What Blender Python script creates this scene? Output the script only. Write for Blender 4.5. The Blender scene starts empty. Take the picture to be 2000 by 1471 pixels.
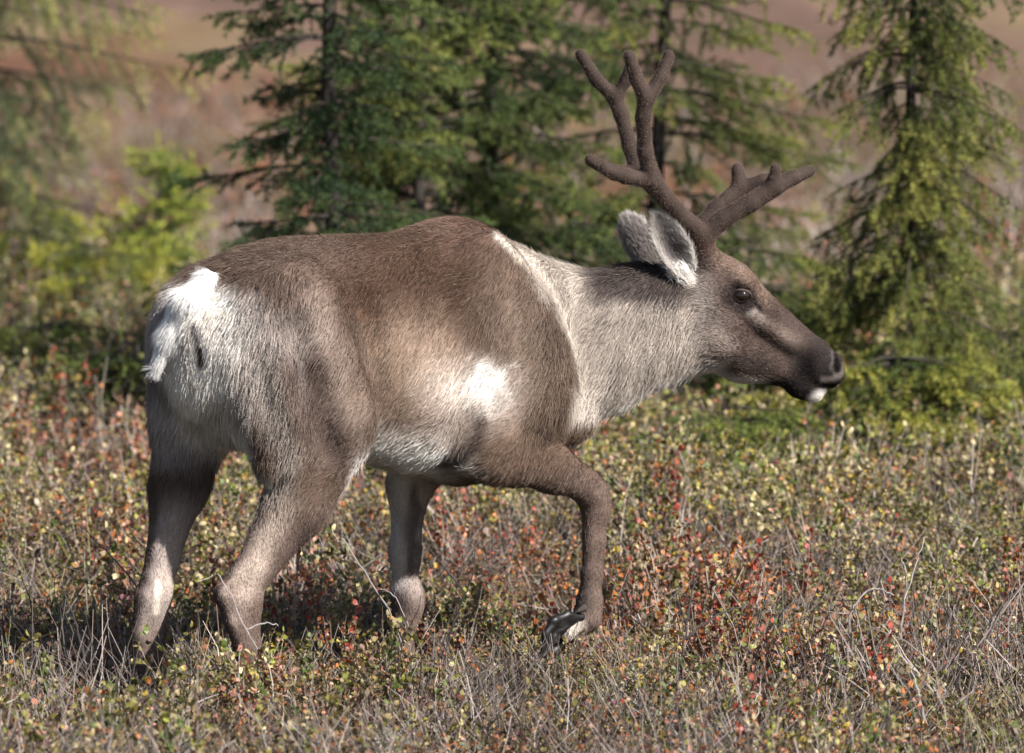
import bpy, math, random, time
import numpy as np
from mathutils import Vector, Matrix

T0 = time.time()
scene = bpy.context.scene
COL = scene.collection
random.seed(7)
RNG = np.random.default_rng(11)

# ------------------------------------------------------------------ camera
CAM = np.array([0.0, -20.0, 2.9])
TGT = np.array([0.0, 0.0, 0.82])
cam_data = bpy.data.cameras.new('camera')
cam = bpy.data.objects.new('camera', cam_data)
COL.objects.link(cam)
cam.location = CAM
cam.rotation_euler = (Vector(TGT - CAM)).to_track_quat('-Z', 'Y').to_euler()
DIST = float(np.linalg.norm(TGT - CAM))
PXM = 800.0                                    # photo pixels per metre at the animal
FPX = PXM * DIST                               # focal length in photo pixels
cam_data.sensor_width = 36.0
cam_data.lens = 36.0 * FPX / 2000.0
cam_data.clip_start = 0.5
cam_data.clip_end = 3000.0
cam_data.dof.use_dof = True
cam_data.dof.focus_distance = DIST + 0.02
cam_data.dof.aperture_fstop = 4.6
cam_data.dof.aperture_blades = 0
scene.camera = cam

# ------------------------------------------------------------------ sky and sun
SUN_AZ, SUN_EL = math.radians(56), math.radians(41)
to_sun = Vector((math.sin(SUN_AZ) * math.cos(SUN_EL), -math.cos(SUN_AZ) * math.cos(SUN_EL), math.sin(SUN_EL)))
world = bpy.data.worlds.new('World')
scene.world = world
world.use_nodes = True
wn, wl = world.node_tree.nodes, world.node_tree.links
wn.clear()
sky = wn.new('ShaderNodeTexSky')
sky.sky_type = 'NISHITA'
sky.sun_disc = False
sky.sun_elevation = SUN_EL
sky.sun_rotation = math.atan2(to_sun.x, to_sun.y)
bg = wn.new('ShaderNodeBackground')
bg.inputs['Strength'].default_value = 0.05
wo = wn.new('ShaderNodeOutputWorld')
wl.new(sky.outputs[0], bg.inputs[0])
wl.new(bg.outputs[0], wo.inputs[0])
sun_data = bpy.data.lights.new('sun', 'SUN')
sun_data.energy = 5.0
sun_data.angle = math.radians(0.5)
sun_data.color = (1.0, 0.955, 0.90)
sun = bpy.data.objects.new('sun', sun_data)
COL.objects.link(sun)
sun.rotation_euler = (-to_sun).to_track_quat('-Z', 'Y').to_euler()
sun.location = (20, -20, 30)
scene.view_settings.view_transform = 'Standard'
scene.view_settings.look = 'None'
scene.view_settings.gamma = 1.0
scene.view_settings.use_curve_mapping = False
scene.view_settings.exposure = 1.15
scene.render.engine = 'CYCLES'
scene.cycles.max_bounces = 5
scene.cycles.transparent_max_bounces = 4
scene.cycles.use_denoising = True

# ------------------------------------------------------------------ helpers
_f = (TGT - CAM) / DIST
_r = np.array([1.0, 0, 0])
_u = np.cross(_r, _f)

def ray(px, py):
    return _f + _r * ((px - 1000.0) / FPX) + _u * ((735.5 - py) / FPX)

def at_y(px, py, y):
    d = ray(px, py)
    return CAM + d * ((y - CAM[1]) / d[1])

def at_plane(px, py, p0, n):
    d = ray(px, py)
    return CAM + d * (np.dot(p0 - CAM, n) / np.dot(d, n))

def smooth(a, b, x):
    t = np.clip((x - a) / (b - a), 0, 1)
    return t * t * (3 - 2 * t)

def nrm(v):
    return v / (np.linalg.norm(v, axis=-1, keepdims=True) + 1e-12)

def vnoise(p, seed=0):
    """cheap smooth value noise, p (N,3) -> (N,) in -1..1"""
    p = np.asarray(p, dtype=np.float64)
    i = np.floor(p).astype(np.int64)
    f = p - i
    f = f * f * (3 - 2 * f)
    out = np.zeros(len(p))
    for dx in (0, 1):
        for dy in (0, 1):
            for dz in (0, 1):
                h = (i[:, 0] + dx) * 374761393 + (i[:, 1] + dy) * 668265263 + (i[:, 2] + dz) * 2147483647 + seed * 974711
                h = (h ^ (h >> 13)) * 1274126177
                h = (h ^ (h >> 16)) & 0xffff
                w = (f[:, 0] if dx else 1 - f[:, 0]) * (f[:, 1] if dy else 1 - f[:, 1]) * (f[:, 2] if dz else 1 - f[:, 2])
                out += w * (h / 32767.5 - 1)
    return out

def mesh_np(name, verts, tris, colors=None, mats=(), mat_idx=None, shade=True, quads=None):
    me = bpy.data.meshes.new(name)
    verts = np.asarray(verts, dtype=np.float32)
    faces = np.asarray(tris if quads is None else quads, dtype=np.int32)
    k = faces.shape[1]
    me.vertices.add(len(verts))
    me.vertices.foreach_set('co', verts.ravel())
    me.loops.add(faces.size)
    me.loops.foreach_set('vertex_index', faces.ravel())
    me.polygons.add(len(faces))
    me.polygons.foreach_set('loop_start', np.arange(0, faces.size, k, dtype=np.int32))
    me.polygons.foreach_set('loop_total', np.full(len(faces), k, dtype=np.int32))
    me.polygons.foreach_set('use_smooth', np.full(len(faces), shade, dtype=bool))
    for m in mats:
        me.materials.append(m)
    if mat_idx is not None:
        me.polygons.foreach_set('material_index', np.asarray(mat_idx, dtype=np.int32))
    if colors is not None:
        ca = me.attributes.new('coat', 'FLOAT_COLOR', 'POINT')
        c = np.ones((len(verts), 4), dtype=np.float32)
        c[:, :3] = colors
        ca.data.foreach_set('color', c.ravel())
    me.update(calc_edges=True)
    return me

def link(name, data, parent=None):
    o = bpy.data.objects.new(name, data)
    COL.objects.link(o)
    if parent is not None:
        o.parent = parent
        o.matrix_parent_inverse = Matrix.Translation(-world_loc(parent))
    return o

def world_loc(o):
    v = Vector(o.location)
    return v

def tag(o, label=None, cat=None, group=None, kind=None):
    if label: o['label'] = label
    if cat: o['category'] = cat
    if group: o['group'] = group
    if kind: o['kind'] = kind
    return o

# ------------------------------------------------------------------ materials
def mat(name, rough=0.7, spec=0.3, color=None, attr=None, translucent=0.0, jitter=0.0, vary=0.0, hair=False, gain=1.0):
    m = bpy.data.materials.new(name)
    m.use_nodes = True
    n, l = m.node_tree.nodes, m.node_tree.links
    p = n['Principled BSDF']
    p.inputs['Roughness'].default_value = rough
    p.inputs['Specular IOR Level'].default_value = spec
    src = None
    if attr:
        a = n.new('ShaderNodeAttribute')
        a.attribute_name = attr
        src = a.outputs['Color']
    elif color:
        p.inputs['Base Color'].default_value = (*color, 1)
    if vary and src is not None:
        oi = n.new('ShaderNodeObjectInfo')
        hs = n.new('ShaderNodeHueSaturation')
        mr = n.new('ShaderNodeMapRange')
        mr.inputs['To Min'].default_value = 1 - vary
        mr.inputs['To Max'].default_value = 1 + vary
        l.new(oi.outputs['Random'], mr.inputs['Value'])
        l.new(mr.outputs[0], hs.inputs['Value'])
        l.new(src, hs.inputs['Color'])
        src = hs.outputs['Color']
    if src is not None:
        l.new(src, p.inputs['Base Color'])
    if translucent:
        t = n.new('ShaderNodeBsdfTranslucent')
        mx = n.new('ShaderNodeMixShader')
        mx.inputs[0].default_value = translucent
        if src is not None: l.new(src, t.inputs['Color'])
        elif color: t.inputs['Color'].default_value = (*color, 1)
        l.new(p.outputs[0], mx.inputs[1])
        l.new(t.outputs[0], mx.inputs[2])
        l.new(mx.outputs[0], n['Material Output'].inputs['Surface'])
    return m

M_FUR = mat('fur_hair', rough=0.6, spec=0.10, attr='coat')
M_SKIN = mat('coat_skin', rough=0.8, spec=0.1, attr='coat')
M_LEAF = mat('leaf', rough=0.5, spec=0.4, attr='coat', translucent=0.25, vary=0.22)
M_STEM = mat('stem', rough=0.7, spec=0.3, attr='coat', vary=0.3)
M_NEEDLE = mat('spruce_needle', rough=0.6, spec=0.2, attr='coat', translucent=0.12)
M_BARK = mat('spruce_bark', rough=0.9, spec=0.15, attr='coat')
M_HOOF = mat('hoof_horn', rough=0.45, spec=0.4, color=(0.008, 0.007, 0.007))
M_EYE = mat('eye_wet', rough=0.04, spec=0.6, color=(0.012, 0.007, 0.005))

def ground_material():
    m = bpy.data.materials.new('tundra_soil')
    m.use_nodes = True
    n, l = m.node_tree.nodes, m.node_tree.links
    p = n['Principled BSDF']
    p.inputs['Roughness'].default_value = 0.95
    p.inputs['Specular IOR Level'].default_value = 0.1
    geo = n.new('ShaderNodeNewGeometry')
    def noise(scale, detail, sx=1.0, sy=1.0):
        mp = n.new('ShaderNodeMapping')
        mp.inputs['Scale'].default_value = (sx, sy, 1.0)
        l.new(geo.outputs['Position'], mp.inputs['Vector'])
        t = n.new('ShaderNodeTexNoise')
        t.inputs['Scale'].default_value = scale
        t.inputs['Detail'].default_value = detail
        l.new(mp.outputs[0], t.inputs['Vector'])
        return t.outputs['Fac']
    def ramp(fac, stops):
        r = n.new('ShaderNodeValToRGB')
        e = r.color_ramp.elements
        while len(e) < len(stops): e.new(0.5)
        for el, (pos, c) in zip(e, stops):
            el.position = pos; el.color = (*c, 1)
        l.new(fac, r.inputs[0])
        return r.outputs[0]
    # heath patches: mauve brown, tan grass, rust birch, dull green
    far = ramp(noise(0.16, 5, 1.0, 0.35), [(0.30, (0.045, 0.047, 0.02)), (0.39, (0.10, 0.068, 0.047)), (0.46, (0.125, 0.078, 0.064)), (0.52, (0.17, 0.125, 0.072)), (0.58, (0.12, 0.058, 0.037)), (0.68, (0.055, 0.05, 0.024))])
    fine = ramp(noise(2.2, 4), [(0.3, (0.55, 0.55, 0.55)), (0.7, (1.35, 1.3, 1.25))])
    mulf = n.new('ShaderNodeMixRGB'); mulf.blend_type = 'MULTIPLY'; mulf.inputs[0].default_value = 1.0
    l.new(far, mulf.inputs[1]); l.new(fine, mulf.inputs[2])
    near = ramp(noise(9.0, 6), [(0.3, (0.04, 0.03, 0.018)), (0.5, (0.08, 0.06, 0.033)), (0.62, (0.12, 0.095, 0.055)), (0.75, (0.065, 0.065, 0.025))])
    sep = n.new('ShaderNodeSeparateXYZ'); l.new(geo.outputs['Position'], sep.inputs[0])
    mr = n.new('ShaderNodeMapRange'); mr.inputs['From Min'].default_value = 8.0; mr.inputs['From Max'].default_value = 15.0
    l.new(sep.outputs['Y'], mr.inputs['Value'])
    mx = n.new('ShaderNodeMixRGB'); l.new(mr.outputs[0], mx.inputs[0]); l.new(near, mx.inputs[1]); l.new(mulf.outputs[0], mx.inputs[2])
    l.new(mx.outputs[0], p.inputs['Base Color'])
    b = n.new('ShaderNodeBump'); b.inputs['Strength'].default_value = 0.8; b.inputs['Distance'].default_value = 0.03
    l.new(noise(14.0, 6), b.inputs['Height']); l.new(b.outputs[0], p.inputs['Normal'])
    return m

# ------------------------------------------------------------------ ground
def ground_z(x, y):
    x = np.asarray(x, float); y = np.asarray(y, float)
    p = np.stack([x, y, np.zeros_like(x)], -1).reshape(-1, 3)
    hum = 0.045 * vnoise(p * 0.9, 1) + 0.03 * vnoise(p * 2.3, 2)
    near = smooth(14, 6, np.abs(y.ravel() + 0)) * 1.0
    big = 0.25 * vnoise(p * 0.11, 3) + 1.3 * vnoise(p * 0.03, 4) * smooth(30, 90, np.hypot(x.ravel(), y.ravel()))
    yy = y.ravel()
    valley = -0.058 * np.clip(yy - 9, 0, 55) 
    hill = 26.0 * smooth(64, 330, yy) + 0.02 * np.clip(yy - 62, 0, 30)
    z = hum + big * smooth(9, 30, np.abs(yy)) + valley + hill
    return z.reshape(x.shape)

def build_ground():
    def axis(lo, hi, fine_lo, fine_hi, step):
        a = list(np.arange(fine_lo, fine_hi + 1e-6, step))
        s = step; v = fine_hi
        while v < hi:
            s *= 1.12; v += s; a.append(min(v, hi))
        s = step; v = fine_lo
        while v > lo:
            s *= 1.12; v -= s; a.insert(0, max(v, lo))
        return np.array(a)
    xs = axis(-500, 500, -5, 5, 0.12)
    ys = axis(-60, 700, -4, 12, 0.12)
    X, Y = np.meshgrid(xs, ys, indexing='ij')
    Z = ground_z(X, Y)
    nx, ny = X.shape
    idx = np.arange(nx * ny).reshape(nx, ny)
    q = np.stack([idx[:-1, :-1], idx[1:, :-1], idx[1:, 1:], idx[:-1, 1:]], -1).reshape(-1, 4)
    me = mesh_np('ground', np.stack([X, Y, Z], -1).reshape(-1, 3), None, mats=[ground_material()], quads=q)
    o = link('ground', me)
    tag(o, 'brown tundra soil and far heath hillside under the shrubs', 'ground', kind='structure')
build_ground()
print('ground', round(time.time() - T0, 1))

# ------------------------------------------------------------------ plant pieces
class Plant:
    """collects stems (three-sided tubes) and leaves (folded ovals) with colours"""
    def __init__(self):
        self.v, self.f, self.c, self.m, self.n = [], [], [], [], 0
    def tube(self, pts, r0, r1, col, col2=None, sides=3):
        pts = np.asarray(pts, float)
        k = len(pts)
        d = nrm(np.gradient(pts, axis=0))
        ref = np.array([0.3, 0.9, 0.2])
        a = nrm(np.cross(d, ref)); b = np.cross(d, a)
        rr = np.linspace(r0, r1, k)
        ang = np.arange(sides) * 2 * math.pi / sides
        ring = a[:, None] * np.cos(ang)[None, :, None] + b[:, None] * np.sin(ang)[None, :, None]
        v = pts[:, None] + ring * rr[:, None, None]
        c2 = col if col2 is None else col2
        cc = np.asarray(col)[None] + (np.asarray(c2) - np.asarray(col))[None] * np.linspace(0, 1, k)[:, None]
        base = self.n
        self.v.append(v.reshape(-1, 3)); self.c.append(np.repeat(cc, sides, 0)); self.n += k * sides
        f = []
        for i in range(k - 1):
            for j in range(sides):
                p = base + i * sides + j; q = base + i * sides + (j + 1) % sides
                f += [(p, q, q + sides), (p, q + sides, p + sides)]
        self.f.append(np.array(f)); self.m.append(np.zeros(len(f), int))
    def leaf(self, p, d, ln, w, col, rng):
        d = d / (np.linalg.norm(d) + 1e-9)
        s = np.cross(d, rng.normal(size=3)); s /= (np.linalg.norm(s) + 1e-9)
        nn = np.cross(s, d)
        up = nn * 0.18 * w
        v = np.array([p, p + d * ln * .32 + s * w * .46 + up, p + d * ln * .72 + s * w * .40 + up, p + d * ln - up * 0.4,
                      p + d * ln * .72 - s * w * .40 + up, p + d * ln * .32 - s * w * .46 + up])
        b = self.n
        self.v.append(v); self.c.append(np.repeat(np.asarray(col)[None], 6, 0)); self.n += 6
        self.f.append(np.array([(b, b + 1, b + 5), (b + 1, b + 2, b + 5), (b + 2, b + 4, b + 5), (b + 2, b + 3, b + 4)]))
        self.m.append(np.ones(4, int))
    def blade(self, pts, w, col, col2):
        pts = np.asarray(pts, float); k = len(pts)
        d = nrm(np.gradient(pts, axis=0)); s = nrm(np.cross(d, np.array([0.2, 0.1, 1.0])))
        ww = w * np.linspace(1, 0.15, k)[:, None]
        v = np.concatenate([pts - s * ww / 2, pts + s * ww / 2]); b = self.n
        cc = np.asarray(col)[None] + (np.asarray(col2) - np.asarray(col))[None] * np.linspace(0, 1, k)[:, None]
        self.v.append(v); self.c.append(np.concatenate([cc, cc])); self.n += 2 * k
        f = []
        for i in range(k - 1):
            f += [(b + i, b + i + 1, b + k + i + 1), (b + i, b + k + i + 1, b + k + i)]
        self.f.append(np.array(f)); self.m.append(np.ones(len(f), int))
    def mesh(self, name):
        return mesh_np(name, np.concatenate(self.v), np.concatenate(self.f), np.clip(np.concatenate(self.c), 0, 1), [M_STEM, M_LEAF], np.concatenate(self.m), shade=False)

ORANGE, RED, SALMON = (.38, .13, .035), (.30, .055, .03), (.42, .20, .14)
YELLOW, CREAM, YGREEN = (.38, .27, .05), (.46, .38, .21), (.21, .215, .04)
GREEN, DGREEN, BROWN = (.10, .13, .028), (.045, .07, .018), (.15, .085, .045)
TWIG, DTWIG, STRAW, OLIVE = (.22, .185, .165), (.05, .042, .04), (.36, .28, .14), (.19, .165, .045)
PURPLE = (.17, .07, .09)

def bend_path(p, d, ln, n, rng, wob=0.25, up=0.1):
    pts = [np.array(p, float)]
    d = np.array(d, float)
    for _ in range(n):
        d = d + rng.normal(size=3) * wob * np.array([1, 1, .6]) + np.array([0, 0, up])
        d /= np.linalg.norm(d)
        pts.append(pts[-1] + d * ln / n)
    return np.array(pts)

def shrub(seed, height, spread, stems, palette, leaf_len, leafy, twig=TWIG, twigr=0.0022, leaf_w=0.75, bare_below=0.35, sub=3):
    rng = np.random.default_rng(seed)
    pl = Plant()
    cols = np.array([c for c, w in palette]); ws = np.array([w for c, w in palette], float); ws /= ws.sum()
    for s in range(stems):
        a = rng.uniform(0, 2 * math.pi); lean = rng.uniform(.1, 1.0) * spread
        d = np.array([math.cos(a) * lean, math.sin(a) * lean, 1.0]); d /= np.linalg.norm(d)
        h = height * rng.uniform(.55, 1.1)
        base = np.array([math.cos(a), math.sin(a), 0]) * rng.uniform(0, .05 * (1 + spread)) + np.array([0, 0, -.01])
        main = bend_path(base, d, h, 5, rng, .16, .06)
        tc = np.array(twig) * rng.uniform(.5, 1.4)
        pl.tube(main, twigr * rng.uniform(.8, 1.3), twigr * .35, tc)
        paths = [main]
        for _ in range(sub):
            i = rng.integers(1, 5); q = main[i]
            dd = (main[i] - main[i - 1]); dd /= np.linalg.norm(dd)
            dd = dd * .6 + rng.normal(size=3) * .6
            br = bend_path(q, dd / np.linalg.norm(dd), h * rng.uniform(.2, .45), 3, rng, .2, .12)
            pl.tube(br, twigr * .6, twigr * .25, tc * rng.uniform(.8, 1.2)); paths.append(br)
        for path in paths:
            main_c = cols[rng.choice(len(cols), p=ws)] if rng.uniform() < .5 or s == 0 else main_c
            for j in range(len(path) - 1):
                for _ in range(leafy):
                    t = rng.uniform(); q = path[j] * (1 - t) + path[j + 1] * t
                    if q[2] < height * bare_below * rng.uniform(.3, 1.2) or rng.uniform() < .25: continue
                    dd = (path[j + 1] - path[j]); dd = dd / np.linalg.norm(dd) * .5 + rng.normal(size=3) * .7 + np.array([0, 0, .2])
                    c = (main_c if rng.uniform() < .72 else cols[rng.choice(len(cols), p=ws)]) * rng.uniform(.6, 1.25)
                    L = leaf_len * rng.uniform(.45, 1.25)
                    pl.leaf(q, dd, L, L * leaf_w, c, rng)
    return pl

def tuft(seed, height, blades, cols, w=0.0035, spread=0.5, radius=.05):
    rng = np.random.default_rng(seed)
    pl = Plant()
    for _ in range(blades):
        a = rng.uniform(0, 2 * math.pi); lean = abs(rng.normal()) * spread
        d = np.array([math.cos(a) * lean, math.sin(a) * lean, 1.0]); d /= np.linalg.norm(d)
        h = height * rng.uniform(.4, 1.1)
        b = np.array([rng.normal() * radius, rng.normal() * radius, -.01])
        pts = [b]; dd = d.copy()
        for i in range(4):
            dd = dd + np.array([math.cos(a) * .13 * (i + 1) * spread, math.sin(a) * .13 * (i + 1) * spread, -.05 * i]) + rng.normal(size=3) * .05
            dd /= np.linalg.norm(dd); pts.append(pts[-1] + dd * h / 4)
        c = np.array(cols[rng.integers(len(cols))]) * rng.uniform(.55, 1.25)
        pl.blade(pts, w * rng.uniform(.6, 1.3), c * .8, c * 1.1)
    return pl

def tangle(seed, n, height, radius, cols, r=.0014):
    """criss-cross of short dead twigs"""
    rng = np.random.default_rng(seed)
    pl = Plant()
    for _ in range(n):
        a, rr = rng.uniform(0, 2 * math.pi), radius * math.sqrt(rng.uniform())
        b = np.array([math.cos(a) * rr, math.sin(a) * rr, rng.uniform(-.01, .04)])
        d = rng.normal(size=3) * np.array([.8, .8, .3]) + np.array([0, 0, .8]); d /= np.linalg.norm(d)
        c = np.array(cols[rng.integers(len(cols))]) * rng.uniform(.5, 1.3)
        pl.tube(bend_path(b, d, height * rng.uniform(.4, 1.2), 3, rng, .28, .03), r * rng.uniform(.7, 1.5), r * .5, c)
    return pl

def heath(seed, radius, n, height, cols, leaf=0.011):
    """low cushion of tiny upright sprigs"""
    rng = np.random.default_rng(seed)
    pl = Plant()
    for _ in range(n):
        a, r = rng.uniform(0, 2 * math.pi), radius * math.sqrt(rng.uniform())
        b = np.array([math.cos(a) * r, math.sin(a) * r, 0])
        h = height * (1.1 - .5 * r / radius) * rng.uniform(.5, 1.1)
        d = np.array([math.cos(a) * .5 * r / radius + rng.normal() * .25, math.sin(a) * .5 * r / radius + rng.normal() * .25, 1.0]); d /= np.linalg.norm(d)
        c0 = np.array(cols[rng.integers(len(cols))])
        pl.blade([b, b + d * h * .5, b + d * h], .0028, np.array(TWIG) * .5, np.array(TWIG) * .8)
        for k in range(6):
            t = .35 + .65 * (k + rng.uniform()) / 6
            dd = d * .7 + rng.normal(size=3) * .6
            L = leaf * rng.uniform(.6, 1.4)
            pl.leaf(b + d * h * t, dd, L, L * .6, c0 * rng.uniform(.6, 1.3), rng)
    return pl

KINDS = []
def kind(mesh_builder):
    KINDS.append(mesh_builder.mesh('plant')); return len(KINDS) - 1
warm = [(ORANGE, 3), (SALMON, 3.5), (RED, 1.6), (YELLOW, 1), (BROWN, 4), (OLIVE, 2), (STRAW, 1.5)]
mixed = [(YELLOW, 1.0), (YGREEN, 2.4), (ORANGE, 1.2), (SALMON, 1.2), (CREAM, 1.2), (GREEN, 2), (BROWN, 3), (OLIVE, 3), (STRAW, 2.5)]
pale = [(CREAM, 2.6), (YELLOW, 1.3), (YGREEN, 3), (SALMON, 1), (GREEN, 2), (OLIVE, 3), (STRAW, 2)]
K_WARM = [kind(shrub(20 + i, .22, .9, 8, warm, .0145, 4)) for i in range(3)]
K_MIX = [kind(shrub(30 + i, .23, .9, 9, mixed, .014, 5)) for i in range(3)]
K_PALE = [kind(shrub(40 + i, .30, .7, 8, pale, .018, 6, leaf_w=.6)) for i in range(2)]
K_BARE = [kind(shrub(50 + i, .24, 1.0, 8, warm, .014, 0 if i else 1, twig=TWIG if i else DTWIG, twigr=.0021, sub=5)) for i in range(3)]
K_TANGLE = [kind(tangle(100 + i, 46, .20, .10, [TWIG, TWIG, DTWIG, (.28, .24, .22), (.17, .12, .10)])) for i in range(3)]
K_STRAW = [kind(tuft(60 + i, .22, 46, [STRAW, TWIG, (.30, .25, .17), OLIVE], .003, .55, .06)) for i in range(2)]
K_GRASS = [kind(tuft(70 + i, .15, 46, [OLIVE, (.10, .12, .04), STRAW, (.24, .21, .15)], .0032, .6, .06)) for i in range(2)]
K_GREENH = [kind(heath(80 + i, .10, 42, .11, [GREEN, DGREEN, OLIVE, BROWN, (.18, .15, .065), (.15, .15, .045), (.14, .105, .05)])) for i in range(2)]
K_BROWNH = [kind(heath(90 + i, .10, 42, .13, [(.15, .085, .045), (.17, .12, .08), (.24, .19, .13), OLIVE, PURPLE, (.24, .165, .08), (.22, .10, .05)])) for i in range(2)]
print('kinds', [len(k.polygons) for k in KINDS], round(time.time() - T0, 1))

kind_col = bpy.data.collections.new('plant kinds')
for i, me in enumerate(KINDS):
    kind_col.objects.link(bpy.data.objects.new('plant_%03d' % i, me))

def scatter_group():
    g = bpy.data.node_groups.new('scatter_plants', 'GeometryNodeTree')
    g.interface.new_socket('Geometry', in_out='INPUT', socket_type='NodeSocketGeometry')
    g.interface.new_socket('Geometry', in_out='OUTPUT', socket_type='NodeSocketGeometry')
    n, l = g.nodes, g.links
    gi, go = n.new('NodeGroupInput'), n.new('NodeGroupOutput')
    inst = n.new('GeometryNodeInstanceOnPoints')
    ci = n.new('GeometryNodeCollectionInfo')
    ci.inputs['Collection'].default_value = kind_col
    ci.inputs['Separate Children'].default_value = True
    ci.inputs['Reset Children'].default_value = True
    def named(nm, t):
        a = n.new('GeometryNodeInputNamedAttribute'); a.data_type = t; a.inputs['Name'].default_value = nm
        return a.outputs['Attribute']
    m2p = n.new('GeometryNodeMeshToPoints')
    l.new(gi.outputs[0], m2p.inputs['Mesh'])
    l.new(m2p.outputs[0], inst.inputs['Points'])
    l.new(ci.outputs[0], inst.inputs['Instance'])
    inst.inputs['Pick Instance'].default_value = True
    l.new(named('pick', 'INT'), inst.inputs['Instance Index'])
    l.new(named('turn', 'FLOAT_VECTOR'), inst.inputs['Rotation'])
    l.new(named('size', 'FLOAT_VECTOR'), inst.inputs['Scale'])
    l.new(inst.outputs[0], go.inputs[0])
    return g
SCATTER = scatter_group()

def scatter(name, label, cat, pts, pick, size, tilt=.15):
    k = len(pts)
    me = bpy.data.meshes.new(name)
    me.vertices.add(k)
    me.vertices.foreach_set('co', np.asarray(pts, np.float32).ravel())
    a = me.attributes.new('pick', 'INT', 'POINT'); a.data.foreach_set('value', np.asarray(pick, np.int32))
    rot = np.stack([RNG.normal(0, tilt, k), RNG.normal(0, tilt, k), RNG.uniform(0, 6.283, k)], -1)
    a = me.attributes.new('turn', 'FLOAT_VECTOR', 'POINT'); a.data.foreach_set('vector', rot.astype(np.float32).ravel())
    sz = np.stack([size, size, size * RNG.uniform(.8, 1.15, k)], -1)
    a = me.attributes.new('size', 'FLOAT_VECTOR', 'POINT'); a.data.foreach_set('vector', sz.astype(np.float32).ravel())
    o = link(name, me)
    md = o.modifiers.new('scatter', 'NODES'); md.node_group = SCATTER
    tag(o, label, cat, kind='stuff')
    return o

def choose(weights, n):
    ks = [k for k, w in weights]; w = np.array([w for k, w in weights], float); w /= w.sum()
    sel = RNG.choice(len(ks), size=n, p=w)
    return sel, ks

def build_cover():
    N = 13500
    x = RNG.uniform(-3.6, 3.6, N); y = -2.4 + 11.6 * RNG.uniform(0, 1, N) ** 1.12
    z = ground_z(x, y)
    p = np.stack([x, y, z], -1)
    q = p.copy(); q[:, 2] = 0
    warmth = 1.3 * vnoise(q * 1.9, 21) + .6 * vnoise(q * 5, 22)
    green = vnoise(q * 1.1, 23) + .6 * vnoise(q * 3, 24) + .6 * smooth(-.3, 1.6, x) * smooth(.8, 4, y)
    grassy = vnoise(q * 1.1, 25) + .9 * smooth(1.0, -1.2, y)
    fam_w = np.stack([
        .03 + 1.3 * np.clip(warmth - .15, 0, 1) * smooth(-2, .6, y),      # warm
        .12 + 1.1 * np.clip(green + .25, 0, 1) * smooth(-.4, 2.4, y),        # mixed
        .03 + .95 * smooth(.8, 3.5, y) * np.clip(green + .3, 0, 1),        # pale
        .10 + .20 * np.clip(grassy, 0, 1.5),                              # bare twigs
        .22 + .36 * np.clip(grassy, 0, 1.5),                              # straw
        .16 + .25 * np.clip(grassy, 0, 1.5),                              # grass
        .30 + .25 * np.clip(-warmth, 0, 1),                               # green heath
        .34 + .3 * np.clip(-green, 0, 1) + .3 * smooth(.3, -1.2, x),
        .12 + .40 * np.clip(grassy, 0, 1.5)], -1)                            # brown heath
    fam_w /= fam_w.sum(1, keepdims=True)
    c = fam_w.cumsum(1); u = RNG.uniform(0, 1, N)[:, None]
    fam = (u > c).sum(1)
    fams = [K_WARM, K_MIX, K_PALE, K_BARE, K_STRAW, K_GRASS, K_GREENH, K_BROWNH, K_TANGLE]
    pick = np.array([fams[f][RNG.integers(len(fams[f]))] for f in fam])
    size = RNG.uniform(.6, 1.25, N) * (1.0 + .25 * smooth(0, 4, y)) * (1 + .3 * vnoise(q * 2.2, 27))
    size = np.minimum(size, 1.45)
    size[fam == 2] = np.minimum(size[fam == 2], 1.15)
    size[(fam == 6) | (fam == 7)] *= 1.25
    # lower cover where the animal stands so that the legs show
    scatter('tundra_ground_cover', 'low autumn tundra shrubs, heath and dry grass covering the ground under the caribou', 'ground cover', p, pick, size)
    # farther, thinner cover
    N = 9000
    y = 9 + 60 * RNG.uniform(0, 1, N) ** 1.3; x = RNG.uniform(-1, 1, N) * (4 + y * .12)
    p = np.stack([x, y, ground_z(x, y)], -1); q = p * .22; q[:, 2] = 0
    w = vnoise(q, 31)
    f = np.where(w > .35, RNG.choice([0, 3, 7, 7], N), np.where(w < -.35, RNG.choice([7, 6, 5], N), RNG.choice([4, 7, 7, 3, 7], N)))
    pick = np.array([fams[k][RNG.integers(len(fams[k]))] for k in f])
    scatter('distant_heath', 'blurred brown and rust heath shrubs on the slope beyond the spruces', 'heath', p, pick, RNG.uniform(1.2, 2.4, N))
build_cover()
print('cover', round(time.time() - T0, 1))

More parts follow.
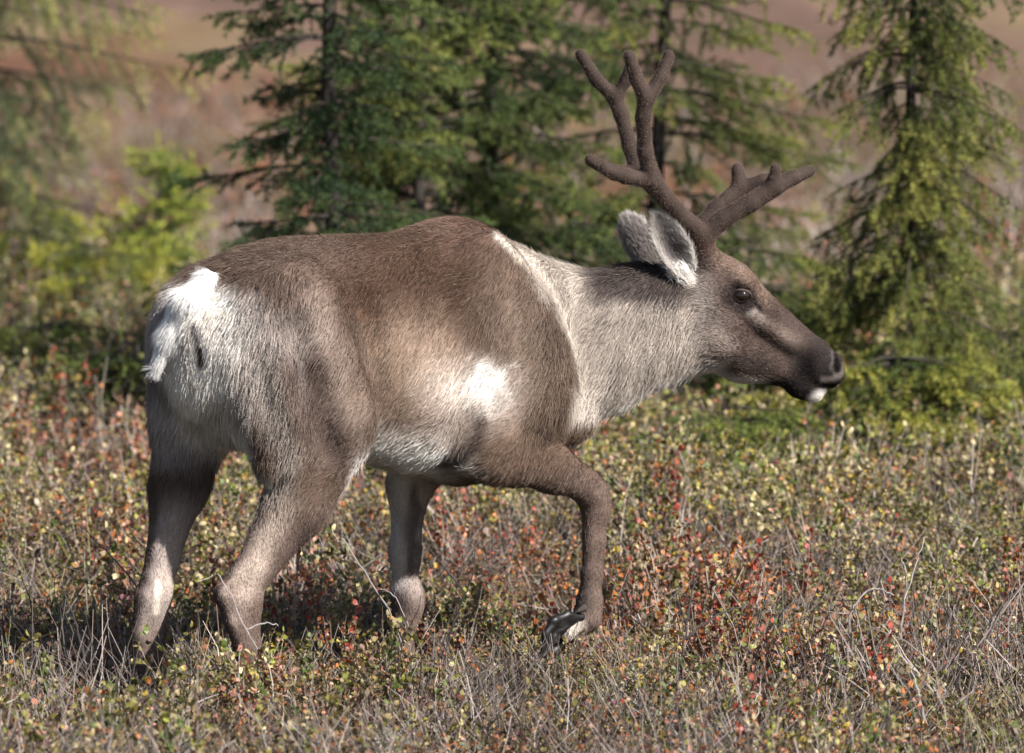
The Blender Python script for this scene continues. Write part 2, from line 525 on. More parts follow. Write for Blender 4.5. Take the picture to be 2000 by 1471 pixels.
# ------------------------------------------------------------------ spruces
def spruce_arrays(seed, H, Lmax, whorl=.13, per=5, droop=.35, up=.12, prof=.8, sag=.5, needle=.018, bare=.0, low=.12, dens=1.0, tint=(1, 1, 1), lean=(0, 0), tipcol=.5, hide_above=None, flat_top=0.0, hang=0.0, tert=.075):
    rng = np.random.default_rng(seed)
    def trunk_pt(h):
        h = np.asarray(h)
        return np.stack([lean[0] * h + .02 * np.sin(h * 3 + seed), lean[1] * h + .02 * np.cos(h * 2.3 + seed), h], -1)
    tw_a, tw_d, tw_l, tw_k = [], [], [], []
    bark = Plant()
    hs = np.linspace(-.05, H, 12)
    bark.tube(trunk_pt(hs), .010 + .0085 * H, .003, (.030, .027, .025), (.045, .036, .03), sides=7)
    h = low
    while h < H * .985:
        for _ in range(rng.integers(per - 1, per + 2)):
            hh = h + rng.normal() * whorl * .3
            if hh > H * .985 or hh < .03: continue
            az = rng.uniform(0, 2 * math.pi)
            L = Lmax * ((1 - hh / H) ** prof + flat_top * .3) * rng.uniform(.55, 1.2) + .05
            o = np.array([math.cos(az), math.sin(az), 0])
            t = np.linspace(0, 1, 7)
            bpts = trunk_pt(hh)[None] + o[None] * (L * t)[:, None]
            bpts[:, 2] += L * (up * t - droop * t ** 1.6 + .22 * np.clip(t - .6, 0, 1) ** 1.3)
            side = np.array([-o[1], o[0], 0])
            bpts += side[None] * (rng.normal() * .08 * L * t ** 2)[:, None]
            bark.tube(bpts, .003 + .008 * L, .0015, (.035, .03, .027), (.06, .047, .035), sides=4)
            bd = nrm(np.gradient(bpts, axis=0))
            n2 = max(5, int(L / .030 * dens))
            for k in range(n2):
                tt = max(bare, .12) + (1 - max(bare, .12)) * (k + rng.uniform()) / n2
                x = tt * 6; i = min(int(x), 5); fr = x - i
                q = bpts[i] * (1 - fr) + bpts[i + 1] * fr
                d0 = bd[i] * (1 - fr) + bd[i + 1] * fr
                s = side * (1 if k % 2 else -1)
                d = d0 * rng.uniform(.5, .9) + s * rng.uniform(.4, .9) + np.array([0, 0, -sag * rng.uniform(.2, 1.2)]) + rng.normal(size=3) * .18
                d = d * (1 - hang) + hang * np.array([d[0] * .35, d[1] * .35, -1.0])
                d /= np.linalg.norm(d)
                l2 = (.045 + .32 * L * (1 - tt) ** .8 + .03) * rng.uniform(.6, 1.25)
                tw_a.append(q); tw_d.append(d); tw_l.append(l2); tw_k.append(tt)
                for m in range(int(l2 / tert)):
                    u = .25 + .75 * rng.uniform()
                    d3 = d * .7 + rng.normal(size=3) * .45 + np.array([0, 0, -sag * .25]); d3 /= np.linalg.norm(d3)
                    tw_a.append(q + d * l2 * u); tw_d.append(d3); tw_l.append(rng.uniform(.03, .07)); tw_k.append(min(1, tt + .2 * u))
            tw_a.append(bpts[-2]); tw_d.append(bd[-1]); tw_l.append(L / 5 + .03); tw_k.append(1.0)
        h += whorl * rng.uniform(.8, 1.25)
    tw_a.append(trunk_pt(H * .97)); tw_d.append(np.array([0, 0, 1.0])); tw_l.append(.12); tw_k.append(1.0)
    A, D, L, K = np.array(tw_a), np.array(tw_d), np.array(tw_l), np.array(tw_k)
    # needles
    cnt = np.maximum(14, (L / .00108).astype(int))
    ti = np.repeat(np.arange(len(L)), cnt)
    n = len(ti)
    u = rng.uniform(0, 1, n)
    root = A[ti] + D[ti] * (L[ti] * u)[:, None]
    root[:, 2] -= .25 * L[ti] * u ** 2 * sag * .5
    perp = nrm(np.cross(D[ti], rng.normal(size=(n, 3))))
    perp[:, 2] += .15
    nd = nrm(D[ti] * .55 + perp * .85)
    ln = needle * rng.uniform(.65, 1.15, n)
    wid = nrm(np.cross(nd, rng.normal(size=(n, 3)))) * (.0015 + .0002 * rng.normal(size=n))[:, None]
    V = np.stack([root - wid, root + wid, root + nd * ln[:, None]], 1).reshape(-1, 3)
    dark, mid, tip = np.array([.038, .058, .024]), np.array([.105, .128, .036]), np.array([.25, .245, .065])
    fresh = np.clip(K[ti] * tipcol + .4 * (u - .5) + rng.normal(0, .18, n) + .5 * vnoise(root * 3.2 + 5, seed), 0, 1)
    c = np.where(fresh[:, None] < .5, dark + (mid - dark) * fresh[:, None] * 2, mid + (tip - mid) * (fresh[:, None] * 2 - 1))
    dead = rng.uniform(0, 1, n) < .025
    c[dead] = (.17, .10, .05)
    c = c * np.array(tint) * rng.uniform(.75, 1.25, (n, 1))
    return bark, V, np.repeat(np.clip(c, 0, 1), 3, 0)

def spruce(name, label, cat, px, y, group=None, **kw):
    d = ray(px, 735.5); x = CAM[0] + d[0] * (y - CAM[1]) / d[1]
    base = (x, y, float(ground_z(np.array([x]), np.array([y]))[0]) - .02)
    bark, V, C = spruce_arrays(**kw)
    root = bpy.data.objects.new(name, None); COL.objects.link(root)
    root.location = base
    tag(root, label, cat, group)
    tm = mesh_np('trunk', np.concatenate(bark.v), np.concatenate(bark.f), np.concatenate(bark.c), [M_BARK])
    t = bpy.data.objects.new('trunk', tm); COL.objects.link(t); t.parent = root
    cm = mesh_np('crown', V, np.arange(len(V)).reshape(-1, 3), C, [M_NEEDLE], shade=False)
    c = bpy.data.objects.new('crown', cm); COL.objects.link(c); c.parent = root
    return len(V) // 3

NT = 0
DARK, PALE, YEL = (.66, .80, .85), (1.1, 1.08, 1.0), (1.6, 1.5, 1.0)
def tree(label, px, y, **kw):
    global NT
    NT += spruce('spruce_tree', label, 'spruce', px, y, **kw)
tree('dark green spruce rising behind the rump of the caribou, its trunk in view', 655, 5.2, seed=1, H=3.3, Lmax=.54, whorl=.11, per=6, droop=.32, up=.16, sag=.40, tint=DARK, tipcol=.45)
tree('spruce behind the caribou hump between the darkest spruce and the antlers', 970, 6.2, seed=2, H=3.1, Lmax=.72, whorl=.12, per=5, droop=.3, up=.12, sag=.45, tint=(.75, .86, .88), tipcol=.55)
tree('lighter spruce filling the gap between the two dark trunks above the back', 830, 5.8, seed=21, H=2.5, Lmax=.54, whorl=.095, per=6, droop=.25, up=.2, sag=.45, prof=.6, tint=(.95, 1.0, .95), tipcol=.65)
tree('light tipped spruce directly behind the upright antler tines', 1290, 6.8, seed=3, H=2.9, Lmax=.74, whorl=.13, per=5, droop=.32, up=.1, sag=.5, tint=PALE, tipcol=.75)
tree('slender drooping spruce standing alone beyond the nose of the caribou', 1795, 4.8, seed=14, H=2.35, Lmax=.36, whorl=.085, per=7, droop=.65, up=.25, sag=.8, prof=.38, hang=.45, tert=.10, tint=(1.1, 1.08, 1.0), tipcol=.7, lean=(-.01, 0))
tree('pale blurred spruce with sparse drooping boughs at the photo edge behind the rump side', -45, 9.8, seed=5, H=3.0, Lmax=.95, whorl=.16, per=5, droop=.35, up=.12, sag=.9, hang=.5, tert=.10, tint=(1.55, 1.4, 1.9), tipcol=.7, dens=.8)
tree('young bright green spruce with pointed top left of the rump', 300, 9.6, seed=6, H=.66, Lmax=.27, whorl=.06, per=6, droop=.05, up=.5, sag=.1, tint=(1.9, 1.95, 1.3), tipcol=.9)
tree('low bushy yellowish spruce under the pale blurred boughs', 60, 8.9, seed=7, H=.52, Lmax=.60, whorl=.075, droop=.4, up=.25, sag=.7, prof=.5, tint=YEL, tipcol=.9)
tree('low yellow green spruce beside the young pointed spruce', 190, 8.7, seed=27, H=.42, Lmax=.52, whorl=.075, droop=.35, up=.25, sag=.6, prof=.5, tint=(1.8, 1.7, 1.1), tipcol=.9)
tree('dark low spruce in the shade at the photo edge below the yellowish spruce', 70, 6.2, seed=31, H=.42, Lmax=.55, whorl=.07, droop=.3, up=.2, sag=.6, prof=.5, tint=(1.0, 1.05, .9), tipcol=.6)
tree('low dark green spruce against the rump at the shrub edge', 235, 5.2, seed=8, H=.42, Lmax=.48, whorl=.07, droop=.3, up=.15, sag=.6, prof=.5, tint=(.9, 1.0, .9), tipcol=.5)
tree('yellow green spruce sapling between the nose and the slender drooping spruce', 1610, 5.0, seed=32, H=.52, Lmax=.46, whorl=.07, droop=.3, up=.25, sag=.5, prof=.5, tint=(1.5, 1.45, 1.0), tipcol=.8)
tree('small green spruce sapling close in front of the slender drooping spruce, nearer the photo edge', 1890, 4.3, seed=33, H=.42, Lmax=.5, whorl=.065, droop=.3, up=.25, sag=.5, prof=.5, tint=(1.5, 1.45, 1.0), tipcol=.8)
tree('green spruce sapling behind the neck and ears', 1130, 5.0, seed=9, H=.80, Lmax=.5, whorl=.085, droop=.35, up=.2, sag=.6, prof=.6, tint=(1.0, 1.05, .95), tipcol=.65)
tree('spreading spruce sapling behind the brow tines and the face', 1470, 5.6, seed=10, H=.74, Lmax=.58, whorl=.085, droop=.35, up=.2, sag=.6, prof=.5, tint=(1.15, 1.15, .95), tipcol=.7)
tree('low creeping spruce below the chin of the caribou', 1420, 3.9, seed=11, H=.38, Lmax=.45, whorl=.065, droop=.25, up=.2, sag=.5, prof=.4, tint=(.95, 1.05, .9), tipcol=.55)
tree('low spreading spruce at the foot of the slender drooping spruce', 1730, 4.2, seed=12, H=.52, Lmax=.60, whorl=.06, droop=.3, up=.2, sag=.6, prof=.4, tint=(1.3, 1.25, .9), tipcol=.75)
tree('low green spruce at the photo edge beside the slender drooping spruce', 1985, 5.0, seed=13, H=.55, Lmax=.50, whorl=.075, droop=.35, up=.15, sag=.6, prof=.45, tint=(1.2, 1.2, .9), tipcol=.7)
print('spruces', NT, round(time.time() - T0, 1))

# ------------------------------------------------------------------ caribou frames
TH = math.radians(39)
BO = np.array([(690 - 1000) / 800.0, 0, 0])
BF = np.array([math.cos(TH), math.sin(TH), 0]); BL = np.array([-math.sin(TH), math.cos(TH), 0])
PH = math.radians(14)
HF = np.array([math.cos(PH), math.sin(PH), 0]); HL = np.array([-math.sin(PH), math.cos(PH), 0])
HO = np.array([0.42, 0.47, 0])
Z = np.array([0, 0, 1.0])
def B(px, py, L=0.0): return at_plane(px, py, BO + BL * L, BL)
def Hd(px, py, L=0.0): return at_plane(px, py, HO + HL * L, HL)
def project(p):
    d = p - CAM
    w = d @ _f
    return 1000 + FPX * (d @ _r) / w, 735.5 - FPX * (d @ _u) / w

class Field:
    def __init__(self, lo, hi, h):
        self.lo, self.h = np.array(lo, float), h
        self.n = np.ceil((np.array(hi) - self.lo) / h).astype(int) + 1
        self.d = np.full(self.n, 0.25, np.float32)
    def _sub(self, lo, hi):
        a = np.clip(np.floor((np.array(lo) - self.lo) / self.h).astype(int), 0, self.n - 1)
        b = np.clip(np.ceil((np.array(hi) - self.lo) / self.h).astype(int) + 1, 1, self.n)
        ax = [(self.lo[i] + self.h * np.arange(a[i], b[i])).astype(np.float32) for i in range(3)]
        return tuple(slice(a[i], b[i]) for i in range(3)), ax
    def _mix(self, sl, d, k, cut):
        o = self.d[sl]
        if cut:
            hh = np.clip(.5 - .5 * (o + d) / k, 0, 1)
            self.d[sl] = o * (1 - hh) + (-d) * hh + k * hh * (1 - hh)
        else:
            hh = np.clip(.5 + .5 * (d - o) / k, 0, 1)
            self.d[sl] = d * (1 - hh) + o * hh - k * hh * (1 - hh)
    def cone(self, a, ra, b, rb, k=.03, side=None, q=1.0, cut=False):
        """round cone a->b; side: unit axis along which it is squashed by q"""
        a, b = np.asarray(a, float), np.asarray(b, float)
        m = max(ra, rb) + k + .03
        sl, (x, y, z) = self._sub(np.minimum(a, b) - m, np.maximum(a, b) + m)
        P = [x[:, None, None] - a[0], y[None, :, None] - a[1], z[None, None, :] - a[2]]
        ab = b - a
        t = np.clip((P[0] * ab[0] + P[1] * ab[1] + P[2] * ab[2]) / max(ab @ ab, 1e-9), 0, 1)
        v = [P[i] - t * ab[i] for i in range(3)]
        d2 = v[0] ** 2 + v[1] ** 2 + v[2] ** 2
        if side is not None and q != 1.0:
            s = v[0] * side[0] + v[1] * side[1] + v[2] * side[2]
            d2 = d2 + s ** 2 * (1 / q ** 2 - 1)
        self._mix(sl, (np.sqrt(d2) - (ra + (rb - ra) * t)).astype(np.float32), k, cut)
    def chain(self, pts, k=.03, side=None, q=1.0, cut=False):
        for (a, ra), (b, rb) in zip(pts[:-1], pts[1:]):
            self.cone(a, ra, b, rb, k, side, q, cut)
    def ell(self, c, axes, rad, k=.03, cut=False):
        c = np.asarray(c, float); rad = np.asarray(rad, float); m = rad.max() + k + .03
        sl, (x, y, z) = self._sub(c - m, c + m)
        P = [x[:, None, None] - c[0], y[None, :, None] - c[1], z[None, None, :] - c[2]]
        s = 0; s2 = 0
        for ax, r in zip(axes, rad):
            t = P[0] * ax[0] + P[1] * ax[1] + P[2] * ax[2]
            s = s + (t / r) ** 2; s2 = s2 + (t / r ** 2) ** 2
        k0 = np.sqrt(s); k1 = np.sqrt(s2) + 1e-6
        self._mix(sl, (k0 * (k0 - 1) / k1).astype(np.float32), k, cut)
    def nets(self):
        """surface nets -> verts, quads"""
        s = self.d < 0
        n = self.n
        c = np.zeros(n - 1, np.int8)
        for dx in (0, 1):
            for dy in (0, 1):
                for dz in (0, 1):
                    c += s[dx:n[0] - 1 + dx, dy:n[1] - 1 + dy, dz:n[2] - 1 + dz]
        act = np.argwhere((c > 0) & (c < 8))
        idx = np.full(n - 1, -1, np.int32)
        idx[tuple(act.T)] = np.arange(len(act))
        acc = np.zeros((len(act), 3)); cnt = np.zeros(len(act))
        corners = [(i, j, k) for i in (0, 1) for j in (0, 1) for k in (0, 1)]
        vals = {q: self.d[act[:, 0] + q[0], act[:, 1] + q[1], act[:, 2] + q[2]].astype(float) for q in corners}
        for q in corners:
            for ax in range(3):
                if q[ax] == 0:
                    r = list(q); r[ax] = 1; r = tuple(r)
                    a, b = vals[q], vals[r]
                    m = (a < 0) != (b < 0)
                    t = np.where(m, a / np.where(m, a - b, 1), 0)
                    p = np.repeat(np.array(q, float)[None], len(act), 0); p[:, ax] += t
                    acc[m] += p[m]; cnt[m] += 1
        verts = self.lo + self.h * (act + acc / cnt[:, None])
        quads = []
        for ax in range(3):
            o1, o2 = (ax + 1) % 3, (ax + 2) % 3
            sl0 = [slice(None)] * 3; sl1 = [slice(None)] * 3
            sl0[ax] = slice(0, -1); sl1[ax] = slice(1, None)
            e = np.argwhere(s[tuple(sl0)] != s[tuple(sl1)])
            e = e[(e[:, o1] > 0) & (e[:, o2] > 0) & (e[:, o1] < n[o1] - 1) & (e[:, o2] < n[o2] - 1)]
            ins = s[tuple(e.T)]
            def cell(d1, d2):
                v = e.copy(); v[:, o1] -= d1; v[:, o2] -= d2
                return idx[tuple(v.T)]
            q = np.stack([cell(1, 1), cell(0, 1), cell(0, 0), cell(1, 0)], -1)
            q[~ins] = q[~ins][:, ::-1]
            quads.append(q)
        return verts, np.concatenate(quads)

def vert_normals(v, q):
    fn = np.cross(v[q[:, 2]] - v[q[:, 0]], v[q[:, 3]] - v[q[:, 1]])
    vn = np.zeros_like(v)
    for i in range(4): np.add.at(vn, q[:, i], fn)
    return nrm(vn)

def relax(v, q, it=2, w=.5):
    for _ in range(it):
        s = np.zeros_like(v); c = np.zeros(len(v))
        for i in range(4):
            for j in (1, 3):
                np.add.at(s, q[:, i], v[q[:, (i + j) % 4]]); np.add.at(c, q[:, i], 1)
        v = v * (1 - w) + w * s / c[:, None]
    return v

# ------------------------------------------------------------------ caribou body
def build_body_field():
    F = Field((-1.02, -.62, .0), (.90, .80, 1.34), .0065)
    # trunk: stations (pixel of spine top, pixel of belly line, half width, sideways shape)
    st = [  # px, top py, bottom py, half width
        (392, 590, 800, .095), (420, 535, 815, .140), (470, 488, 825, .175), (540, 468, 840, .190), (620, 462, 865, .190), (700, 460, 895, .186),
        (770, 459, 918, .200), (830, 440, 920, .210), (885, 422, 912, .202), (940, 438, 900, .192), (990, 480, 885, .178), (1035, 512, 870, .150), (1070, 535, 850, .11)]
    Fs, zt, zb, hw = [], [], [], []
    for px, t, b, w in st:
        P = B(px, t); Q = B(px, b)
        Fs.append((P - BO) @ BF); zt.append(P[2]); zb.append(Q[2]); hw.append(w)
    Fs = np.array(Fs)
    pts = []
    for i in range(len(Fs)):
        pts.append(BO + BF * Fs[i] + Z * (zt[i] + zb[i]) / 2)
    sl, (x, y, z) = F._sub(BO + BF * Fs[0] - np.array([.35, .35, -.3]), BO + BF * Fs[-1] + np.array([.35, .35, 1.33]))
    x = x[:, None, None]; y = y[None, :, None]; z = z[None, None, :]
    f = (x - BO[0]) * BF[0] + (y - BO[1]) * BF[1]
    l = (x - BO[0]) * BL[0] + (y - BO[1]) * BL[1]
    fc = np.clip(f, Fs[0], Fs[-1])
    fx = np.linspace(Fs[0], Fs[-1], 400)
    def sp(v):   # smooth the piecewise profile
        g = np.interp(fx, Fs, v)
        k = np.ones(25) / 25
        gp = np.pad(g, 12, mode='edge')
        return np.convolve(gp, k, 'valid')
    ztop = np.interp(fc, fx, sp(zt)); zbot = np.interp(fc, fx, sp(zb)); w = np.interp(fc, fx, sp(hw))
    zc = (ztop + zbot) / 2; a = (ztop - zbot) / 2
    zz = (z - zc) / a
    ll = l / (w * (1 - .10 * np.clip(zz, 0, 1)))      # a little narrower towards the spine
    rr = (np.abs(zz) ** 2.3 + np.abs(ll) ** 2.3) ** (1 / 2.3)
    d = (rr - 1) * np.minimum(a, w)
    over = np.maximum(np.abs(f - fc) - 0.0, 0)
    d = np.where(over > 0, np.sqrt(np.maximum(d + .07, 0) ** 2 + over ** 2) - .07, d)
    F._mix(sl, d.astype(np.float32), .02, False)
    # hips / buttocks
    F.ell(B(548, 685, -.118), (BF, BL, Z), (.16, .100, .215), k=.07)
    F.ell(B(408, 685, .115), (BF, BL, Z), (.15, .110, .210), k=.05)
    # right hind leg
    R = lambda px, py, L, r: (B(px, py, L), r - (.0065 if py > 930 else .004))
    F.chain([R(575, 640, -.132, .150), R(662, 810, -.172, .112)], k=.045, side=BL, q=.78)
    F.cone(B(540, 700, -.13), .12, B(560, 880, -.15), .085, k=.06, side=BL, q=.85)
    F.chain([R(655, 820, -.165, .108), R(588, 985, -.16, .078), R(503, 1115, -.14, .050)], k=.04, side=BL, q=.8)
    F.chain([R(555, 960, -.15, .045), R(462, 1128, -.14, .020), R(439, 1160, -.14, .026)], k=.03)      # tendon to hock point
    F.chain([R(490, 1115, -.14, .044), R(478, 1175, -.14, .046), R(487, 1270, -.14, .034), R(492, 1320, -.14, .040), R(506, 1358, -.14, .036)], k=.025, side=BL, q=.85)
    F.chain([R(437, 1160, -.14, .030), R(456, 1215, -.14, .026), R(478, 1290, -.14, .022)], k=.02)
    # left hind leg
    F.chain([R(405, 660, .12, .135), R(382, 800, .145, .112)], k=.05, side=BL, q=.75)
    F.chain([R(380, 810, .15, .112), R(350, 950, .15, .072), R(321, 1090, .14, .044)], k=.04, side=BL, q=.8)
    F.chain([R(330, 1000, .14, .042), R(294, 1130, .13, .020), R(284, 1168, .13, .022)], k=.03)
    F.chain([R(320, 1090, .14, .043), R(306, 1160, .13, .043), R(293, 1260, .13, .034), R(290, 1320, .13, .040), R(303, 1362, .13, .036)], k=.025, side=BL, q=.85)
    F.chain([R(279, 1165, .13, .026), R(270, 1240, .13, .022), R(276, 1300, .13, .020)], k=.02)
    # groin membrane, udder area
    F.cone(B(470, 790, 0.0), .09, B(570, 820, 0.0), .09, k=.07)
    # flank fold in front of the right thigh
    # muscle grooves of the thigh, hollow behind the elbow
    F.chain([(B(585, 640, -.250), .030), (B(620, 760, -.262), .032), (B(655, 880, -.250), .024)], k=.05, cut=True)
    F.chain([(B(505, 700, -.215), .022), (B(530, 800, -.225), .026), (B(545, 900, -.215), .020)], k=.05, cut=True)
    F.chain([(B(700, 590, -.232), .026), (B(748, 690, -.236), .034), (B(770, 790, -.236), .036), (B(752, 880, -.215), .030)], k=.045, cut=True)
    # right shoulder, foreleg
    F.ell(B(985, 650, -.145), (nrm(BF * .95 + Z * .3), BL, nrm(Z * .95 - BF * .3)), (.125, .062, .26), k=.045)
    F.ell(B(1045, 700, -.135), (nrm(BF * .95 + Z * .3), BL, nrm(Z * .95 - BF * .3)), (.085, .06, .17), k=.04)
    F.chain([R(1050, 770, -.15, .080), R(955, 880, -.155, .070)], k=.06, side=BL, q=.8)
    F.chain([R(965, 870, -.155, .070), R(1000, 893, -.155, .066), R(1080, 915, -.15, .057), R(1140, 945, -.145, .046)], k=.04, side=BL, q=.85)
    F.cone(B(925, 885, -.155), .035, B(960, 905, -.155), .035, k=.04)                                # elbow point
    F.chain([R(1140, 945, -.145, .044), R(1158, 966, -.145, .044), R(1168, 996, -.145, .036), R(1165, 1060, -.145, .0265), R(1160, 1120, -.145, .026), R(1154, 1175, -.145, .033)], k=.025, side=BL, q=.85)
    F.chain([R(1152, 1000, -.145, .026), R(1147, 1120, -.145, .017), R(1142, 1185, -.145, .022)], k=.02)
    F.chain([R(1152, 1175, -.145, .036), R(1148, 1208, -.145, .037), R(1106, 1230, -.145, .027)], k=.02)
    F.chain([(B(925, 820, -.235), .030), (B(905, 870, -.215), .026)], k=.05, cut=True)
    # left foreleg
    F.chain([R(960, 760, .13, .085), R(860, 860, .13, .075), R(800, 945, .12, .058), R(791, 1080, .11, .040), R(793, 1160, .11, .040)], k=.04, side=BL, q=.85)
    F.ell(B(800, 1175, .105), (BF, BL, Z), (.036, .038, .05), k=.02)
    F.chain([R(793, 1160, .11, .042), R(789, 1215, .11, .033), R(788, 1280, .11, .032), R(789, 1325, .11, .040), R(803, 1360, .11, .034)], k=.025, side=BL, q=.85)
    # brisket
    F.cone(B(900, 850, 0), .11, B(1050, 790, 0), .12, k=.08)
    # neck: upper and lower chains turning from the body axis to the head axis
    NP = lambda px, py, y, r: (at_y(px, py, y), r)
    side = nrm(np.array([-math.sin(math.radians(22)), math.cos(math.radians(22)), 0]))
    F.chain([NP(985, 580, 0.285, .115), NP(1060, 613, 0.350, .105), NP(1150, 618, 0.390, .098), NP(1240, 602, 0.430, .096), NP(1330, 590, 0.465, .085)], k=.05, side=side, q=.85)
    F.chain([NP(1030, 700, 0.335, .13), NP(1100, 722, 0.380, .125), NP(1180, 702, 0.405, .115), NP(1260, 668, 0.435, .102), NP(1340, 652, 0.475, .097)], k=.04, side=side, q=.76)
    F.chain([NP(1060, 770, 0.315, .075), NP(1108, 808, 0.340, .060)], k=.04, side=side, q=.8)         # hanging chest mane
    # mane ruff edge along the shoulder
    # head
    h = lambda px, py, L, r: (Hd(px, py, L), r)
    ax = nrm(Hd(1640, 725) - Hd(1400, 560)); up = nrm(np.cross(HL, ax)) * -1
    if up[2] < 0: up = -up
    F.ell(Hd(1402, 568), (ax, HL, up), (.12, .074, .088), k=.03)
    F.ell(Hd(1345, 590), (ax, HL, up), (.085, .075, .10), k=.05)
    F.cone(Hd(1425, 572), .066, Hd(1588, 692), .040, k=.03, side=HL, q=.80)
    F.cone(Hd(1385, 650), .082, Hd(1450, 690), .068, k=.04, side=HL, q=.80)
    F.cone(Hd(1450, 690), .066, Hd(1560, 728), .042, k=.03, side=HL, q=.72)
    for s in (-1, 1):
        F.ell(Hd(1405 - 8 * s, 655, .045 * s), (ax, HL, up), (.062, .032, .058), k=.04)          # cheek
        F.ell(Hd(1444, 548, .050 * s), (ax, HL, up), (.040, .026, .018), k=.022)                  # brow
        F.cone(Hd(1465, 615, .052 * s), .018, Hd(1545, 672, .032 * s), .014, k=.03)               # facial crest
        F.cone(Hd(1378, 500, .042 * s), .034, Hd(1366, 476, .052 * s), .028, k=.03)               # pedicle
    F.cone(Hd(1592, 702), .044, Hd(1614, 718), .043, k=.025, side=HL, q=.92)                      # muzzle
    F.cone(Hd(1600, 735), .030, Hd(1625, 735), .028, k=.02, side=HL, q=1.1)
    F.cone(Hd(1560, 752), .034, Hd(1588, 762), .032, k=.018, side=HL, q=.8)                       # chin
    for s in (-1, 1):
        F.ell(Hd(1631, 708, .026 * s), (HL, ax, up), (.016, .020, .024), k=.015)                  # nostril wings
    for s in (-1, 1):
        F.ell(Hd(1448, 577, .080 * s), (ax, HL, up), (.028, .018, .020), k=.018, cut=True)        # eye socket
        F.cone(Hd(1630, 700, .046 * s), .0065, Hd(1636, 722, .044 * s), .0075, k=.008, cut=True)  # nostril
        F.chain([(Hd(1515, 757, .040 * s), .005), (Hd(1560, 748, .036 * s), .006), (Hd(1605, 757, .034 * s), .006), (Hd(1640, 752, .018 * s), .006)], k=.008, cut=True)
        F.cone(Hd(1470, 585, .070 * s), .005, Hd(1484, 606, .064 * s), .005, k=.01, cut=True)     # tear groove
    F.cone(Hd(1645, 752, 0), .006, Hd(1638, 752, 0), .006, k=.008, cut=True)
    return F

FIELD = build_body_field()
BV, BQ = FIELD.nets()
# keep the largest shell only
def largest(v, q):
    lab = np.arange(len(v))
    while True:
        m = lab[q].min(1)
        new = lab.copy()
        for i in range(4): np.minimum.at(new, q[:, i], m)
        new = new[new]
        if (new == lab).all(): break
        lab = new
    vals, cn = np.unique(lab, return_counts=True)
    keep = lab == vals[cn.argmax()]
    re = np.cumsum(keep) - 1
    q = q[keep[q].all(1)]
    return v[keep], re[q]
BV, BQ = largest(BV, BQ)
BV = relax(BV, BQ, 2, .4)
BN = vert_normals(BV, BQ)
print('body', len(BV), len(BQ), round(time.time() - T0, 1))

# ------------------------------------------------------------------ coat colour plus painted light and shade in the animal's own coordinates
def lerp(c, col, m):
    m = np.clip(m, 0, 1)[:, None]
    return c * (1 - m) + np.array(col) * m

def blob(px, py, cx, cy, rx, ry, soft=.5, rot=0):
    a = math.radians(rot)
    x, y = px - cx, py - cy
    u = (x * math.cos(a) + y * math.sin(a)) / rx; v = (-x * math.sin(a) + y * math.cos(a)) / ry
    return smooth(1 + soft, 1 - soft, np.hypot(u, v))

def line(px, py, pts, w, soft=.6):
    d = np.full(len(px), 1e9)
    for (x0, y0), (x1, y1) in zip(pts[:-1], pts[1:]):
        ux, uy = x1 - x0, y1 - y0
        t = np.clip(((px - x0) * ux + (py - y0) * uy) / (ux * ux + uy * uy), 0, 1)
        d = np.minimum(d, np.hypot(px - x0 - t * ux, py - y0 - t * uy))
    return smooth(w * (1 + soft), w * (1 - soft), d)

def region(v):
    f = (v - BO) @ BF; l = (v - BO) @ BL
    hu = (v - HO) @ HF; hl = (v - HO) @ HL
    return f, l, hu, hl

def mirrored_px(v):
    """coat coordinates: every point seen as if on the animal's right side"""
    f, l, hu, hl = region(v)
    vb = BO + BF[None] * f[:, None] - BL[None] * np.abs(l)[:, None]; vb[:, 2] = v[:, 2]
    vh = HO + HF[None] * hu[:, None] - HL[None] * np.abs(hl)[:, None]; vh[:, 2] = v[:, 2]
    bx, by = project(vb); hx, hy = project(vh)
    w = smooth(.15, .40, v[:, 0]) * smooth(.70, .80, v[:, 2])
    return bx * (1 - w) + hx * w, by * (1 - w) + hy * w, f, l, hu, hl

